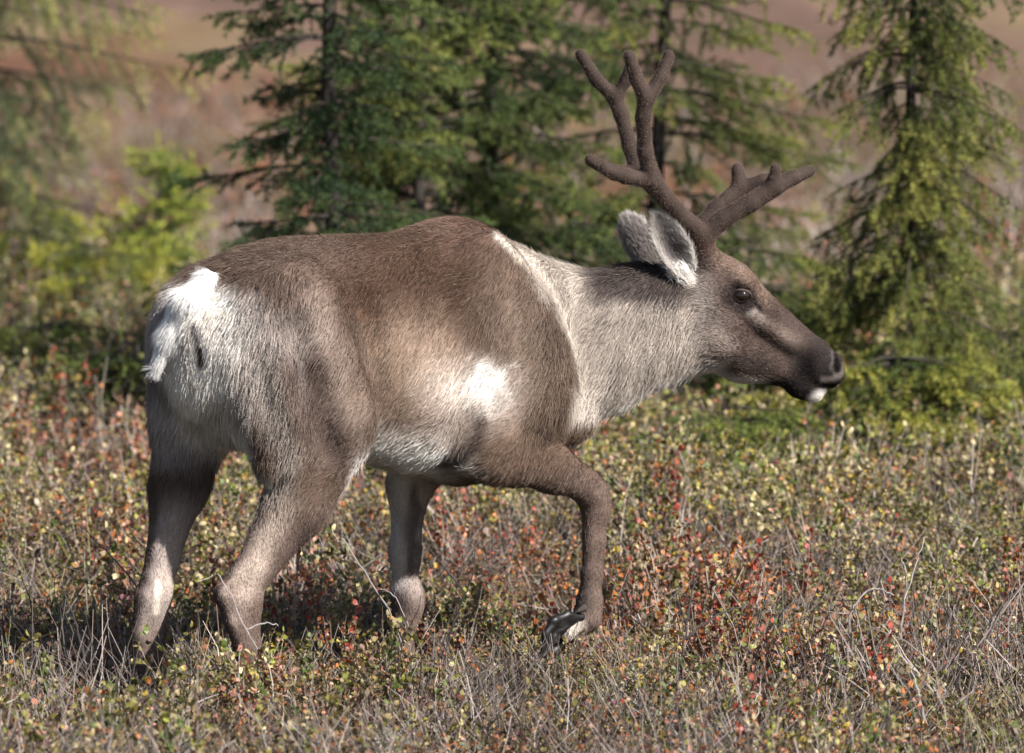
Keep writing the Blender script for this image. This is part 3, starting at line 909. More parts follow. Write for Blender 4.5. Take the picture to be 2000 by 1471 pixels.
BROWN0 = (.140, .092, .066)
def coat(v, n):
    px, py, f, l, hu, hl = mirrored_px(v)
    z = v[:, 2]
    wob = 14 * vnoise(v * 9, 41) + 8 * vnoise(v * 23, 42)
    px = px + wob; py = py + 14 * vnoise(v * 9 + 7, 43)
    c = np.tile(np.array(BROWN0), (len(v), 1))
    # saddle
    c = lerp(c, (.082, .046, .031), blob(px, py, 800, 560, 230, 100, .6, 8))
    c = lerp(c, (.14, .085, .064), blob(px, py, 900, 435, 90, 50, .5))
    c = lerp(c, (.12, .08, .063), blob(px, py, 560, 500, 130, 60, .6))
    # shoulder and lower side get paler
    c = lerp(c, (.25, .18, .14), blob(px, py, 830, 700, 70, 60, .8))
    c = lerp(c, (.205, .15, .118), blob(px, py, 1025, 650, 85, 130, .9) * .85)
    c = lerp(c, (.26, .21, .185), smooth(790, 860, py) * smooth(660, 760, px) * smooth(940, 860, px))
    c = lerp(c, (.17, .095, .058), line(px, py, [(700, 610), (735, 690), (748, 770)], 12, .9) * .7)
    # thigh, pale grey brown with lighter rear
    c = lerp(c, (.165, .118, .098), blob(px, py, 590, 740, 110, 180, .6, -12))
    c = lerp(c, (.44, .385, .34), line(px, py, [(490, 640), (530, 760), (560, 880), (545, 980)], 24, .95) * .7)
    c = lerp(c, (.24, .185, .155), line(px, py, [(610, 590), (650, 700), (690, 800)], 24, .97) * .7)  # lit muscle ridge painted in
    c = lerp(c, (.10, .07, .06), line(px, py, [(590, 690), (630, 800), (655, 900)], 20, .9) * .75)  # shade of the muscle groove painted in
    c = lerp(c, (.12, .08, .062), line(px, py, [(705, 640), (738, 760), (735, 850)], 20, .9) * .8)  # crease shade along the thigh front painted in
    # rump patch
    al = np.abs(l) + .012 * vnoise(v * 25, 47)
    wid = np.interp(z, [.62, .72, .84, .95, 1.02, 1.08], [.04, .08, .135, .165, .145, .08])
    wid = wid * (1 - .68 * smooth(-.01, .04, l) * smooth(.74, .84, z))  # white narrowed on the left to imitate its shaded side
    rump = smooth(-.22, -.32, f) * smooth(.60, .70, z) * smooth(1.09, 1.05, z)
    c = lerp(c, (.44, .39, .36), rump * smooth(wid + .10, wid + .03, al) * .7)
    c = lerp(c, (.42, .37, .34), rump * smooth(.0, .03, l) * smooth(.27, .20, al) * smooth(.80, .90, z))  # left of the tail: brownish fur with side shading painted in
    c = lerp(c, (.80, .75, .69), rump * smooth(wid + .035, wid - .025, al))
    c = lerp(c, (.42, .38, .36), smooth(730, 800, py) * smooth(520, 440, px) * smooth(960, 900, py) * .6 * smooth(.05, .12, al))
    # belly
    c = lerp(c, (.78, .74, .69), smooth(862, 905, py) * smooth(680, 720, px) * smooth(960, 860, px) * smooth(.48, .52, z) * smooth(.22, .18, np.abs(l)))
    c = lerp(c, (.70, .67, .63), smooth(-.35, -.75, n[:, 2]) * smooth(.5, .56, z) * smooth(.30, .15, f) * (f > -.5))
    c = lerp(c, (.27, .195, .145), blob(px + 30 * vnoise(v * 16, 63), py, 800, 710, 75, 95, .9) * .8)
    # elbow patch
    ex, ey = px + 26 * vnoise(v * 40, 48), py + 26 * vnoise(v * 40 + 3, 49)
    c = lerp(c, (.45, .385, .34), blob(px, py, 920, 765, 85, 62, .8))
    c = lerp(c, (.86, .83, .79), blob(ex, ey, 948, 752, 36, 40, .97) * .92)  # bright light on the bulge painted in as a white spot
    c = lerp(c, (.075, .052, .045), line(px, py, [(935, 825), (915, 870), (880, 900)], 16, .9) * .85)  # shade of the hollow behind the elbow painted in
    # neck
    neck = smooth(1085, 1130, px + .0 * py) * smooth(.62, .70, z)
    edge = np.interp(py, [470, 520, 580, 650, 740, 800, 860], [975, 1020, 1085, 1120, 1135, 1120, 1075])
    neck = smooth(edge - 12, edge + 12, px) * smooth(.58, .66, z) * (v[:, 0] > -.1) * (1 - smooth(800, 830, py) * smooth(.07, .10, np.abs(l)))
    c = lerp(c, (.36, .31, .27), neck)
    c = lerp(c, (.62, .56, .50), neck * smooth(700, 850, py) * .8)
    c = lerp(c, (.40, .35, .305), neck * smooth(1160, 1110, px) * smooth(620, 540, py))
    c = lerp(c, (.085, .066, .062), neck * smooth(1120, 1180, px) * smooth(606, 572, py))  # shadow of antlers and ears painted on the nape
    ruff = line(px, py, [(975, 465), (1030, 520), (1085, 590), (1120, 665), (1132, 740), (1118, 800)], 10, .85) * (z > .6)
    c = lerp(c, (.54, .48, .42), ruff * .85)
    # head
    head = smooth(.43, .50, v[:, 0] + .25 * (z - .95)) * (z > .6)
    c = lerp(c, (.112, .078, .066), head)
    c = lerp(c, (.28, .24, .215), head * blob(px, py, 1345, 620, 45, 80, .8))
    c = lerp(c, (.34, .275, .24), head * blob(px, py, 1400, 665, 38, 22, .7, 30) * .9)
    c = lerp(c, (.21, .145, .115), head * line(px, py, [(1395, 500), (1450, 525), (1500, 570)], 26, .7))
    c = lerp(c, (.085, .06, .052), head * line(px, py, [(1520, 585), (1570, 640), (1610, 680)], 14, .8) * .8)
    c = lerp(c, (.16, .115, .10), head * blob(px, py, 1412, 585, 24, 42, .8) * .8)
    c = lerp(c, (.035, .025, .024), head * blob(px, py, 1440, 582, 34, 27, .5, 20))
    c = lerp(c, (.30, .265, .245), head * line(px, py, [(1452, 612), (1476, 606), (1490, 624)], 6, .6) * .8)
    c = lerp(c, (.03, .022, .02), head * line(px, py, [(1466, 583), (1476, 594), (1484, 608)], 5, .5))
    c = lerp(c, (.27, .22, .195), head * blob(px, py, 1480, 625, 22, 11, .9, 25) * .8)
    c = lerp(c, (.23, .175, .15), head * blob(px, py, 1535, 662, 34, 16, .95, 32) * .8)
    c = lerp(c, (.085, .062, .056), head * blob(px, py, 1468, 708, 38, 19, .8, 12) * .9)
    c = lerp(c, (.26, .20, .175), head * blob(px, py, 1440, 738, 90, 10, .8, 4) * .6)
    c = lerp(c, (.017, .013, .013), head * np.maximum(blob(px, py, 1602, 728, 64, 46, .5, 35), blob(px, py, 1545, 765, 48, 26, .5, 15)) * .96)
    c = lerp(c, (.012, .009, .009), head * blob(px, py, 1572, 725, 26, 22, .8))
    c = lerp(c, (.015, .012, .012), head * blob(px, py, 1550, 768, 40, 26, .7, 20))
    c = lerp(c, (.045, .035, .034), head * blob(px, py, 1610, 712, 20, 28, .7))
    c = lerp(c, (.66, .63, .59), head * blob(px, py, 1602, 780, 25, 16, .6, -15))
    c = lerp(c, (.20, .17, .158), head * line(px, py, [(1612, 742), (1632, 741), (1648, 728), (1652, 712)], 6, .8))
    c = lerp(c, (.40, .36, .34), head * line(px, py, [(1622, 692), (1626, 715), (1634, 735)], 2.5, .8) * .2)
    c = lerp(c, (.008, .006, .006), head * line(px, py, [(1629, 698), (1634, 712), (1638, 724)], 5, .4))
    c = lerp(c, (.015, .012, .012), head * line(px, py, [(1545, 752), (1580, 752), (1610, 758), (1645, 752)], 3, .5))
    c = lerp(c, (.60, .56, .52), smooth(-.55, -.9, n[:, 2]) * smooth(.62, .70, z) * smooth(.15, .25, v[:, 0]) * smooth(.66, .60, v[:, 0]))
    c = lerp(c, (.80, .77, .73), blob(px, py, 1325, 528, 20, 16, .5) * (z > .8))
    c = lerp(c, (.60, .55, .49), blob(px, py, 1340, 558, 12, 12, .6) * (z > .8))
    c = lerp(c, (.10, .07, .06), blob(px, py, 1378, 490, 16, 22, .6) * (z > .8))
    # legs
    leg = smooth(.62, .50, z)
    cl = np.tile(np.array((.165, .115, .095)), (len(v), 1))
    side_in = np.where(l > 0, -1, 1) * (n @ BL)                 # >0 : inner side of the leg
    hind = f < -.02
    cl = lerp(cl, (.33, .275, .25), smooth(.15, .7, side_in) * smooth(.16, .34, z))
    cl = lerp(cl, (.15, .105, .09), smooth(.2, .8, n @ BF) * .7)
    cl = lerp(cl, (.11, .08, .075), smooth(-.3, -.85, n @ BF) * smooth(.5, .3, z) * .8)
    cl = lerp(cl, (.36, .28, .235), (hind & (l < 0)) * smooth(.2, .75, -(n @ BL)) * smooth(.0, -.5, n @ BF) * smooth(.46, .38, z) * smooth(.22, .28, z) * .8)  # faint sunlit streak on the right shank, painted in
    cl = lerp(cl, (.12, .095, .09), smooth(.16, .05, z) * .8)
    gx, gy = project(v); gx = gx + 10 * vnoise(v * 30, 64)
    R_, L_ = l < 0, l > 0
    cl = lerp(cl, (.42, .34, .285), line(gx, gy, [(565, 960), (508, 1075), (478, 1150)], 24, .9) * (hind & R_) * .85)  # sunlit middle of the right shank painted paler
    cl = lerp(cl, (.085, .06, .055), line(gx, gy, [(600, 1040), (560, 1110), (530, 1150)], 12, .9) * (hind & R_) * .7)  # shaded front edge of the shank painted darker
    cl = lerp(cl, (.40, .33, .29), line(gx, gy, [(345, 990), (338, 1090), (325, 1160)], 26, .9) * (hind & L_) * .8)  # sunlit patch of the left hind leg painted in
    cl = lerp(cl, (.44, .40, .375), line(gx, gy, [(772, 950), (772, 1080), (772, 1140)], 18, .8) * (~hind & L_) * .85)
    cl = lerp(cl, (.085, .062, .058), line(gx, gy, [(812, 950), (805, 1060), (800, 1120)], 10, .8) * (~hind & L_) * .7)
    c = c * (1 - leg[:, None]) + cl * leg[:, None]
    qx, qy = project(v)
    st = line(qx, qy, [(309, 1140), (308, 1170), (304, 1195)], 6, .8) * (hind & (l > 0)) * smooth(-.1, .2, side_in)
    c = lerp(c, (.66, .58, .50), st)
    c = lerp(c, (.66, .60, .53), blob(qx, qy, 1114, 1228, 26, 24, .6) * (f > .2) * (l < 0) * (z < .3))
    c = lerp(c, (.10, .08, .075), blob(qx, qy, 1140, 1165, 16, 30, .8) * (f > .2) * (l < 0) * (z < .35) * .7)
    # under the tail
    c = lerp(c, (.10, .08, .085), line(qx, qy, [(378, 630), (388, 680)], 7, .8) * (f < -.3) * .8)
    c = lerp(c, (.03, .022, .024), line(qx, qy, [(389, 684), (392, 712)], 8, .8) * (f < -.3))
    c = c * (1 + .10 * vnoise(v * 30, 44) + .10 * vnoise(v * 12, 45))[:, None]
    lum = c @ np.array([.3, .5, .2])
    c = c * (np.clip(lum / .34, .12, 1.0) ** .31)[:, None]
    stretch = v * np.array([1, 1, .5])
    mot = (.20 * vnoise(stretch * 11, 61) + .16 * vnoise(stretch * 26, 62)) * smooth(.5, .6, z)
    c = c * (1 + mot[:, None] * np.array([1.0, 1.05, 1.1]))
    return np.clip(c, .004, .9)

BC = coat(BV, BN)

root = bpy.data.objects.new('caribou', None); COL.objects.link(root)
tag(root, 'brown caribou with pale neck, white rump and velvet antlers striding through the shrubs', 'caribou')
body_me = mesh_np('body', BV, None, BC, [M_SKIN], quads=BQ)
body = link('body', body_me, root)

# ------------------------------------------------------------------ fur
def make_fur(name, parent, pos, nor, col, length, flow, lift, radius, pts=4, jitter=.2, material=None, gravity=.25):
    k = len(pos)
    t = flow - nor * np.sum(flow * nor, 1, keepdims=True)
    t = nrm(t)
    d = nrm(t + nor * lift[:, None] + RNG.normal(size=(k, 3)) * jitter)
    s = np.linspace(0, 1, pts)
    P = pos[:, None] + d[:, None] * (length[:, None] * s[None])[:, :, None]
    bend = nrm(t * .8 - nor * .35 - Z * gravity)
    P = P + bend[:, None] * (length[:, None] * .45 * s[None] ** 2)[:, :, None] * .6
    P[:, 0] -= nor * .002
    cu = bpy.data.hair_curves.new(name)
    cu.add_curves([pts] * k)
    cu.points.foreach_set('position', P.astype(np.float32).ravel())
    ra = cu.attributes.get('radius') or cu.attributes.new('radius', 'FLOAT', 'POINT')
    rr = radius[:, None] * np.linspace(1, .22, pts)[None]
    ra.data.foreach_set('value', rr.astype(np.float32).ravel())
    ca = cu.attributes.new('coat', 'FLOAT_COLOR', 'CURVE')
    c4 = np.ones((k, 4), np.float32); c4[:, :3] = col
    ca.data.foreach_set('color', c4.ravel())
    cu.materials.append(material or M_FUR)
    return link(name, cu, parent)

def sample(v, q, n, vals, density=None):
    p0, p1, p2, p3 = (v[q[:, i]] for i in range(4))
    area = .5 * np.linalg.norm(np.cross(p2 - p0, p3 - p1), axis=1)
    w = area if density is None else area * density[q].mean(1)
    fi = RNG.choice(len(q), size=n, p=w / w.sum())
    a, b = RNG.uniform(size=n), RNG.uniform(size=n)
    W = np.stack([(1 - a) * (1 - b), a * (1 - b), a * b, (1 - a) * b], 1)
    out = [np.einsum('ni,nij->nj', W, x[q[fi]]) for x in vals]
    return out

NHAIR = 300000
f_, l_, hu_, hl_ = region(BV)
headw = smooth(.42, .52, BV[:, 0] + .25 * (BV[:, 2] - .95)) * (BV[:, 2] > .6)
legw = smooth(.58, .40, BV[:, 2])
dens = 1 + 2.2 * headw + .8 * legw
hp, hn, hc = sample(BV, BQ, NHAIR, (BV, BN, BC), dens)
hn = nrm(hn)
f, l, hu, hl = region(hp)
z = hp[:, 2]
headw = smooth(.42, .52, hp[:, 0] + .25 * (z - .95)) * (z > .6)
legw = smooth(.60, .44, z)
neckw = smooth(.0, .12, hp[:, 0]) * smooth(.62, .68, z) * (1 - headw)
HAX = nrm(Hd(1640, 725) - Hd(1400, 560))
flow = np.tile(-BF * .75 - Z * .55, (NHAIR, 1))
rumpw = smooth(-.25, -.40, f) * (1 - legw)
flow += rumpw[:, None] * (-Z * 1.1 + BF * .35)
flow = flow * (1 - neckw[:, None]) + (np.array([-.55, -.2, -.75]))[None] * neckw[:, None]
flow = flow * (1 - headw[:, None]) + (-HAX)[None] * headw[:, None]
flow = flow * (1 - legw[:, None]) + (-Z * 1.0 - BF * .15)[None] * legw[:, None]
flow = flow + .35 * np.stack([vnoise(hp * 14, 51), vnoise(hp * 14, 52), vnoise(hp * 14, 53)], 1) * (1 - headw)[:, None]
length = .0145 + .011 * rumpw + .012 * neckw
length += .010 * smooth(.2, -.7, hn[:, 2]) * smooth(.5, .56, z) * (1 - headw) * (f < .35)
length += .007 * smooth(.85, .70, z) * neckw
length = length * (1 - legw) + .0055 * legw
muz = smooth(.62, .72, hp[:, 0])
length = length * (1 - headw) + (.0075 - .004 * muz) * headw
hx_, hy_ = project(hp)
length += .010 * blob(hx_, hy_, 1122, 1226, 28, 24, .5) * (z < .3) * (f > .2) * (l < 0)
length *= 1 - .65 * blob(hx_, hy_, 388, 685, 22, 50, .5) * (f < -.3)
length *= RNG.uniform(.6, 1.25, NHAIR)
lift = .36 + .15 * neckw - .12 * headw - .12 * legw + .12 * rumpw
rad = np.where(headw > .5, .00042, .00062) * RNG.uniform(.75, 1.25, NHAIR)
val = RNG.normal(1.0, .20, NHAIR) + .14 * vnoise(hp * 60, 54)
agouti = RNG.uniform(size=NHAIR) < .10
hcol = hc * np.clip(val, .45, 1.7)[:, None]
hcol[agouti] = hcol[agouti] * .6 + np.array([.30, .25, .20]) * .4
make_fur('fur', body, hp, hn, np.clip(hcol, .004, .92), length, flow, lift, rad)
print('fur', round(time.time() - T0, 1))

# ------------------------------------------------------------------ tail
def tail():
    F = Field((-1.05, -.55, .70), (-.55, .15, 1.2), .006)
    a, m, b, e = B(416, 550, 0.0), B(394, 592, .0), B(372, 652, .025), B(350, 702, .035)
    off = -BF * .058
    F.chain([(a + off * .2, .028), (m + off * .8, .036), (b + off, .033), (e + off, .016)], k=.02, side=BF, q=.6)
    v, q = F.nets(); v = relax(v, q, 2, .5); n = vert_normals(v, q)
    c = np.tile(np.array((.88, .86, .84)), (len(v), 1))
    o = link('tail', mesh_np('tail', v, None, c, [M_SKIN], quads=q), root)
    p, nn, cc = sample(v, q, 12000, (v, n, c))
    k = len(p); nn = nrm(nn)
    d = nrm(e - m)
    make_fur('fur', o, p, nn, cc * RNG.uniform(.85, 1.08, (k, 1)), RNG.uniform(.02, .042, k), np.tile(d, (k, 1)), np.full(k, .16), np.full(k, .0005), jitter=.14)
tail()

# ------------------------------------------------------------------ antlers
def antler(pieces, lo, hi, seed):
    F = Field(lo, hi, .0045)
    for ch, k in pieces:
        F.chain(ch, k=k)
    v, q = F.nets(); v, q = largest(v, q); v = relax(v, q, 2, .5); n = vert_normals(v, q)
    v = v + n * (.0006 * vnoise(v * 45, seed))[:, None]
    c = np.tile(np.array((.042, .030, .025)), (len(v), 1))
    c *= (1 + .22 * vnoise(v * 28, seed + 1) + .15 * vnoise(v * 70, seed + 2))[:, None]
    dk = smooth(1.17, 1.08, v[:, 2]) * .45
    c = lerp(c, (.075, .045, .035), dk)
    o = link('antler', mesh_np('antler', v, None, np.clip(c, .01, 1), [M_SKIN], quads=q), root)
    p, nn, cc = sample(v, q, 15000, (v, n, c)); nn = nrm(nn); k = len(p)
    make_fur('velvet', o, p, nn, np.clip(cc * RNG.normal(4.2, .9, (k, 1)), .01, .6), RNG.uniform(.003, .006, k), RNG.normal(size=(k, 3)), np.full(k, 1.3), np.full(k, .00024), pts=3, jitter=.3, gravity=0)
h = lambda px, py, L, r: (Hd(px, py, L), r * .86)
ALO = np.array([.05, .12, 1.02]); AHI = np.array([.85, .92, 1.72])
antler([
    ([h(1376, 492, -.050, .034), h(1372, 462, -.060, .031), h(1345, 436, -.080, .025), h(1300, 388, -.110, .024), h(1272, 348, -.130, .027), h(1260, 296, -.150, .021),
      h(1256, 230, -.170, .021), h(1262, 190, -.178, .025)], .010),
    ([h(1262, 192, -.178, .023), h(1243, 155, -.185, .019), h(1229, 110, -.195, .018)], .008),
    ([h(1264, 190, -.178, .022), h(1290, 152, -.170, .018), h(1306, 108, -.160, .0165)], .008),
    ([h(1270, 352, -.130, .026), h(1222, 345, -.145, .021), h(1180, 330, -.155, .017)], .009),
    ([h(1374, 462, -.060, .031), h(1412, 428, -.070, .026), h(1465, 398, -.078, .026), h(1512, 366, -.080, .027)], .010),
    ([h(1508, 366, -.082, .022), h(1515, 330, -.090, .0155)], .008),
    ([h(1515, 364, -.078, .025), h(1550, 347, -.068, .021), h(1582, 335, -.058, .016)], .008)], ALO, AHI, 61)
antler([
    ([h(1362, 490, .050, .034), h(1356, 462, .060, .030), h(1332, 434, .085, .024), h(1286, 374, .130, .024), h(1250, 338, .160, .027), h(1230, 286, .185, .021),
      h(1214, 224, .205, .021), h(1201, 190, .215, .024)], .010),
    ([h(1202, 190, .215, .022), h(1166, 157, .222, .019), h(1134, 107, .230, .017)], .008),
    ([h(1202, 190, .213, .021), h(1222, 158, .205, .017), h(1234, 122, .195, .016)], .008),
    ([h(1248, 340, .160, .026), h(1200, 338, .170, .021), h(1153, 313, .180, .0175)], .009),
    ([h(1356, 460, .060, .028), h(1400, 408, .075, .025), h(1446, 368, .085, .026)], .010),
    ([h(1446, 366, .085, .024), h(1440, 330, .095, .0185)], .008),
    ([h(1446, 370, .085, .024), h(1490, 352, .070, .018), h(1520, 346, .060, .014)], .008),
    ([h(1385, 438, .070, .018), h(1422, 432, .060, .013)], .008)], ALO, AHI, 71)
print('antlers', round(time.time() - T0, 1))

# ------------------------------------------------------------------ ears
def ear(base, tip, face, width, seed, inner_visible=True):
    base, tip = np.asarray(base), np.asarray(tip)
    a = tip - base; L = np.linalg.norm(a); a = a / L
    nz = nrm(face - a * (face @ a)); s = np.cross(a, nz)
    T, S = np.linspace(0, 1, 22), np.linspace(-1, 1, 17)
    wprof = np.interp(T, [0, .12, .35, .6, .8, .92, 1], [.46, .72, .98, 1.0, .90, .72, .34]) * width
    V, C, IN = [], [], []
    for layer, off in ((0, 0.0), (1, -.007)):
        for i, t in enumerate(T):
            for u in S:
                th = u * math.radians(95 - 55 * t)
                cup = wprof[i] * (1.0 - .15 * t)
                r = wprof[i]
                p = base + a * (t * L) + s * (math.sin(th) / math.sin(math.radians(max(50, 95 - 55 * t))) * r) + nz * ((1 - math.cos(th)) * r * .85 - .25 * r)
                p = p + nz * off * (1 - .6 * abs(u)) - a * (.0 if layer == 0 else .002)
                V.append(p)
                rim = max(abs(u) ** 2, smooth(.75, 1.0, np.array([t]))[0])
                if layer == 0:
                    core = np.array((.10, .085, .088)); edge_ = np.array((.60, .56, .53))
                    m = np.clip(.0 + 1.25 * abs(u - .1) ** 1.3 + .9 * max(0, t - .5) + .5 * max(0, .25 - t), 0, 1)
                    c = core * (1 - m) + edge_ * m
                    if t < .3: c = c * (t / .3) + np.array((.75, .72, .68)) * (1 - t / .3)
                else:
                    c = np.array((.26, .225, .21)) * (1 - .5 * rim) + np.array((.5, .46, .43)) * .5 * rim
                C.append(c)
    nt, ns = len(T), len(S)
    q = []
    idx = lambda la, i, j: la * nt * ns + i * ns + j
    for i in range(nt - 1):
        for j in range(ns - 1):
            q.append((idx(0, i, j), idx(0, i, j + 1), idx(0, i + 1, j + 1), idx(0, i + 1, j)))
            q.append((idx(1, i, j), idx(1, i + 1, j), idx(1, i + 1, j + 1), idx(1, i, j + 1)))
        for j, o in ((0, 0), (ns - 1, 1)):
            e = (idx(0, i, j), idx(0, i + 1, j), idx(1, i + 1, j), idx(1, i, j))
            q.append(e if not o else e[::-1])
    for j in range(ns - 1):
        q.append((idx(0, nt - 1, j), idx(0, nt - 1, j + 1), idx(1, nt - 1, j + 1), idx(1, nt - 1, j)))
    V, C, q = np.array(V), np.array(C), np.array(q)
    n = vert_normals(V, q)
    o = link('ear', mesh_np('ear', V, None, C, [M_SKIN], quads=q), root)
    p, nn, cc = sample(V, q, 9000, (V, n, C)); nn = nrm(nn); k = len(p)
    make_fur('fur', o, p, nn, np.clip(cc * RNG.normal(1, .16, (k, 1)), .01, .92), RNG.uniform(.010, .022, k), np.tile(a + s * .0, (k, 1)), np.full(k, .45), np.full(k, .0004), jitter=.3, gravity=0)
def ear_tuft(c, d, n, seed):
    k = n
    nn = nrm(-HL + np.array([.3, 0, .1]))
    p = c + RNG.normal(size=(k, 3)) * np.array([.012, .005, .010])
    make_fur('ear_tuft', root, p, np.tile(nn, (k, 1)), np.tile(np.array((.82, .79, .75)), (k, 1)) * RNG.uniform(.85, 1.08, (k, 1)), RNG.uniform(.012, .022, k), np.tile(d, (k, 1)), np.full(k, .35), np.full(k, .0006), jitter=.2)
ear_tuft(Hd(1326, 526, -.083), np.array([.35, 0, -.35]), 420, 1)
ear(Hd(1342, 536, -.070), Hd(1282, 422, -.105), nrm(np.array([.22, -.97, .10])), .041, 1)
ear(Hd(1284, 540, .072), Hd(1224, 425, .125), nrm(np.array([.35, .85, .10])), .042, 2)

# ------------------------------------------------------------------ eyes
def eye(s):
    c = Hd(1448, 577, .0600 * s)
    F = Field(c - .035, c + .035, .0028)
    F.ell(c, (HF, HL, Z), (.0225, .0170, .0175), k=.004)
    v, q = F.nets(); v = relax(v, q, 3, .5)
    o = link('eye', mesh_np('eye', v, None, None, [M_EYE], quads=q), root)
    # eyelids: a dark shell of skin with an almond opening, its front corner lower
    F = Field(c - .05, c + .05, .0028)
    F.ell(c - HL * (.001 * s), (HF, HL, Z), (.0270, .0185, .0205), k=.003)
    t = math.radians(-16)
    ea = HF * math.cos(t) + Z * math.sin(t); eu = Z * math.cos(t) - HF * math.sin(t)
    F.ell(c + HL * (.020 * s) - Z * .0015, (ea, HL, eu), (.0225, .030, .0112), k=.003, cut=True)
    v, q = F.nets(); v = relax(v, q, 2, .5)
    rel = v - (c - Z * .0015)
    dd = np.hypot(rel @ ea / .0225, rel @ eu / .0112)
    col = lerp(np.tile(np.array((.055, .040, .035)), (len(v), 1)), (.010, .008, .008), smooth(1.45, 1.1, dd))
    col = lerp(col, (.16, .13, .115), smooth(1.25, 1.6, dd) * smooth(-.006, -.012, rel @ eu))
    link('eyelid', mesh_np('eyelid', v, None, col, [M_SKIN], quads=q), o)
eye(-1); eye(1)

# ------------------------------------------------------------------ hooves
def hoof(pts, side=None, q=1.0, more=()):
    P = np.array([p for p, r in pts])
    F = Field(P.min(0) - .06, P.max(0) + .06, .0040)
    F.chain(pts, k=.010, side=side, q=q)
    for m in more:
        F.chain(m, k=.012, side=side, q=q)
    v, qd = F.nets(); v = relax(v, qd, 1, .4)
    n = vert_normals(v, qd)
    v = v + n * (.0012 * vnoise(v * np.array([60, 60, 160]), 91))[:, None]      # growth rings and wear
    return link('hoof', mesh_np('hoof', v, None, None, [M_HOOF], quads=qd), root)
for (px, py, L) in ((508, 1362, -.14), (305, 1366, .13), (804, 1366, .11)):
    for s in (-1, 1):
        a = B(px, py, L + .022 * s)
        hoof([(a, .024), (a + BF * .035 - Z * .012, .026), (a + BF * .085 - Z * .030, .012)], BL, .75)
hoof([(B(1136, 1206, -.165), .010), (B(1108, 1203, -.168), .012), (B(1082, 1214, -.170), .013), (B(1067, 1240, -.168), .012), (B(1059, 1280, -.165), .006)], BL, .8,
     [[(B(1120, 1214, -.165), .008), (B(1096, 1226, -.166), .014), (B(1078, 1252, -.165), .011), (B(1064, 1282, -.163), .005)]])
hoof([(B(1116, 1248, -.125), .009), (B(1096, 1258, -.125), .014), (B(1082, 1274, -.126), .013), (B(1072, 1298, -.127), .006)], BL, .8)
    # pale hair between the toes
for (x1, y1, x2, y2, L) in ((1140, 1188, 1122, 1196, -.175),):
    F = Field(B(x1, y1, L) - .06, B(x1, y1, L) + .06, .004)
    F.cone(B(x1, y1, L), .010, B(x2 + 6, y2 - 2, L), .005, k=.006)
    v, qd = F.nets(); v = relax(v, qd, 1, .4)
    link('dewclaw', mesh_np('dewclaw', v, None, np.tile(np.array((.05, .042, .038)), (len(v), 1)), [M_SKIN], quads=qd), root)
print('caribou', round(time.time() - T0, 1))

# ------------------------------------------------------------------ single bare and leafy shrubs that stand out
def lone(name, label, cat, px, py_base, y, pl, rz=0, s=1.0):
    x = at_y(px, 1300, y)[0]
    o = bpy.data.objects.new(name, None); COL.objects.link(o)
    o.location = (x, y, float(ground_z(np.array([x]), np.array([y]))[0]) - .01)
    tag(o, label, cat)
    V, C, Fc, Mi = np.concatenate(pl.v), np.clip(np.concatenate(pl.c), 0, 1), np.concatenate(pl.f), np.concatenate(pl.m)
    for nm, k, m in (('stems', 0, M_STEM), ('leaves', 1, M_LEAF)):
        fk = Fc[Mi == k]
        if not len(fk): continue
        used = np.unique(fk); re = np.zeros(len(V), int); re[used] = np.arange(len(used))
        c = bpy.data.objects.new(nm, mesh_np(nm, V[used], re[fk], C[used], [m], shade=False)); COL.objects.link(c); c.parent = o
        c['kind'] = 'stuff'
    return o

def twig_path(pts_px, y, col, r=.0028):
    pl = Plant()
    P = [at_y(px, py, y + dy) for px, py, dy in pts_px]
    return P

def bare_branch(label, y, stems, col, r=.003):
    """stems: lists of (px, py, dy); the first point of the first stem is the foot"""
    foot = at_y(stems[0][0][0], stems[0][0][1], y)
    pl = Plant()
    for k, st in enumerate(stems):
        P = np.array([at_y(px, py, y + dy) for px, py, dy in st])
        t = np.linspace(0, 1, len(P)); tt = np.linspace(0, 1, 4 * len(P))
        Q = np.stack([np.interp(tt, t, P[:, i]) for i in range(3)], 1)
        Q[1:-1] = (Q[:-2] + Q[1:-1] * 2 + Q[2:]) / 4
        Q += RNG.normal(size=Q.shape) * .0012
        pl.tube(Q - foot, r * (1 if k == 0 else .75), r * .4, np.array(col) * .8, np.array(col) * 1.15, sides=5)
    o = link('bare_branch', pl.mesh('bare_branch')); o.location = foot
    tag(o, label, 'branch')
GREY, DGREY = (.27, .24, .23), (.05, .042, .045)
bare_branch('pale grey twig arching over to one side in front of the shrubs below the chin', -.1, [[(1655, 1330, 0), (1658, 1230, 0), (1662, 1190, 0), (1690, 1155, .02), (1715, 1148, .03), (1745, 1162, .05)]], GREY, .0034)
bare_branch('upright forked grey twig beside the pale arching twig', -.15, [[(1750, 1340, 0), (1758, 1260, 0), (1765, 1180, 0), (1790, 1100, .02), (1806, 1050, .03)], [(1758, 1260, 0), (1730, 1190, .02), (1722, 1175, .02)], [(1765, 1180, 0), (1770, 1120, -.03), (1760, 1090, -.03)]], GREY, .0032)
bare_branch('dark slanting twig with a side fork farthest along from the raised hoof', -.3, [[(1800, 1345, 0), (1835, 1265, .02), (1870, 1230, .03), (1888, 1208, .04)], [(1835, 1265, .02), (1815, 1210, 0), (1800, 1190, 0)]], DGREY, .0036)
bare_branch('dark forked twig standing in front of the shrubs beside the raised hoof', -.4, [[(1328, 1330, 0), (1336, 1250, 0), (1350, 1170, .02), (1362, 1090, .03)], [(1336, 1250, 0), (1400, 1200, .03), (1450, 1185, .05)], [(1340, 1220, 0), (1320, 1160, -.02)]], DGREY, .0034)
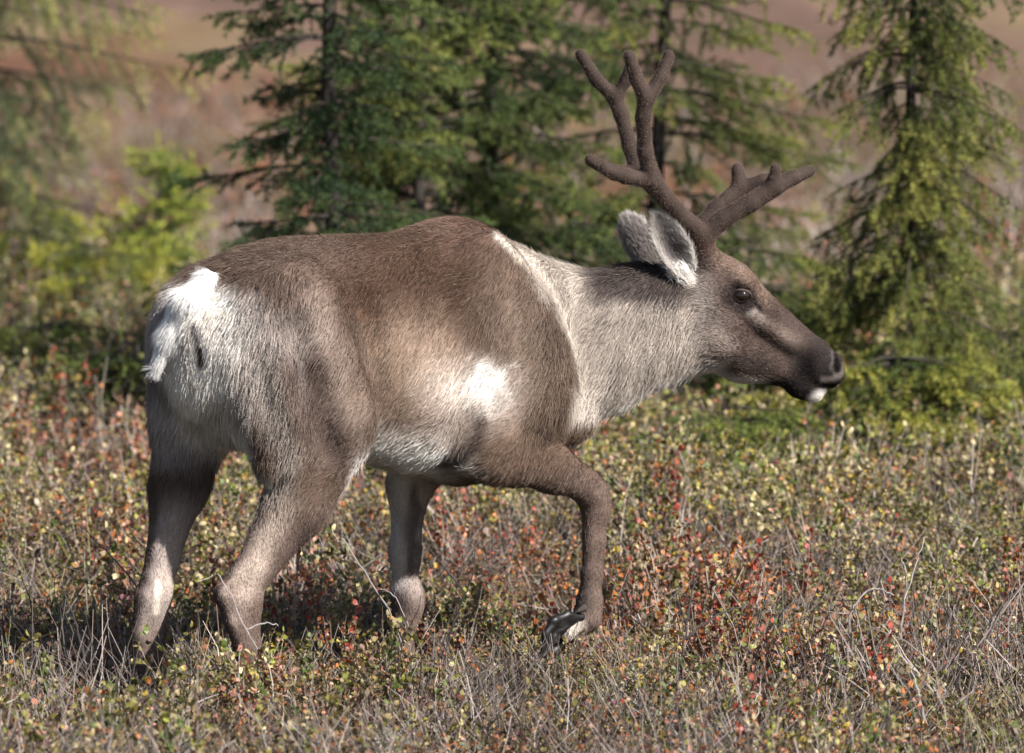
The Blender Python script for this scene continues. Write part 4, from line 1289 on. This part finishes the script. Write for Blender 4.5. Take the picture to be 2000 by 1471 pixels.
bare_branch('long thin grey twig leaning across the hock of the bent hind leg', -.62, [[(520, 1300, 0), (480, 1230, 0), (450, 1160, 0), (425, 1120, .02)], [(480, 1230, 0), (520, 1215, .02), (545, 1222, .03)]], GREY, .0026)
bare_branch('thin grey twig slanting behind the far hind leg', .35, [[(300, 1190, 0), (240, 1110, 0), (190, 1060, 0), (160, 1025, .03)]], (.20, .18, .18), .0028)
bare_branch('dark thin stem rising in the shade by the far hind foot', -.5, [[(168, 1310, 0), (150, 1220, 0), (130, 1170, 0), (118, 1130, 0)]], DGREY, .0026)
bare_branch('grey twig leaning towards the straight foreleg', -.3, [[(800, 1300, 0), (760, 1190, 0), (700, 1100, 0), (670, 1050, .02)], [(740, 1150, 0), (770, 1160, -.03), (800, 1230, -.03)]], GREY, .0026)
bare_branch('dark branching twig between the two forelegs', .1, [[(870, 1260, 0), (900, 1180, 0), (925, 1120, 0), (930, 1060, .03)], [(910, 1160, 0), (860, 1100, .02), (840, 1075, .02)]], DGREY, .0028)
bare_branch('pale stick lying nearest the lens below the dark slanting twig', -.75, [[(1815, 1440, 0), (1800, 1380, 0), (1793, 1350, 0), (1780, 1310, .02)]], (.33, .30, .28), .0042)
lone('dwarf_birch', 'small rust orange dwarf birch low in front of the raised hoof and dark forked twig', 'shrub', 1330, 0, -.85, shrub(301, .13, 1.0, 7, [(ORANGE, 4), (RED, 2), (SALMON, 2)], .018, 3), 0, 1)
lone('dwarf_birch', 'small orange dwarf birch in front of the dark slanting twig', 'shrub', 1730, 0, -.9, shrub(302, .13, 1.0, 7, [(ORANGE, 4), (YELLOW, 2), (SALMON, 2)], .018, 3), 0, 1)
lone('dwarf_birch', 'salmon leaved dwarf birch in front of the bent hind foot', 'shrub', 520, 0, -.55, shrub(303, .15, .8, 7, [(ORANGE, 2), (YELLOW, 2), (SALMON, 4)], .018, 3), 0, 1)
lone('dwarf_birch', 'red leaved dwarf birch beyond the lifted foreleg', 'shrub', 1230, 0, 1.0, shrub(304, .27, .8, 9, [(RED, 3), (SALMON, 3), (ORANGE, 3)], .020, 3), 0, 1)
lone('dwarf_birch', 'orange red dwarf birch seen between the forelegs', 'shrub', 1060, 0, .9, shrub(305, .25, .8, 9, [(RED, 2), (SALMON, 2), (ORANGE, 4)], .019, 3), 0, 1)
lone('dwarf_birch', 'pale pink and cream dwarf birch just under the throat', 'shrub', 1240, 0, 2.6, shrub(306, .40, .6, 10, [(SALMON, 4), (CREAM, 3), (ORANGE, 1)], .024, 3), 0, 1)
print('done', round(time.time() - T0, 1))
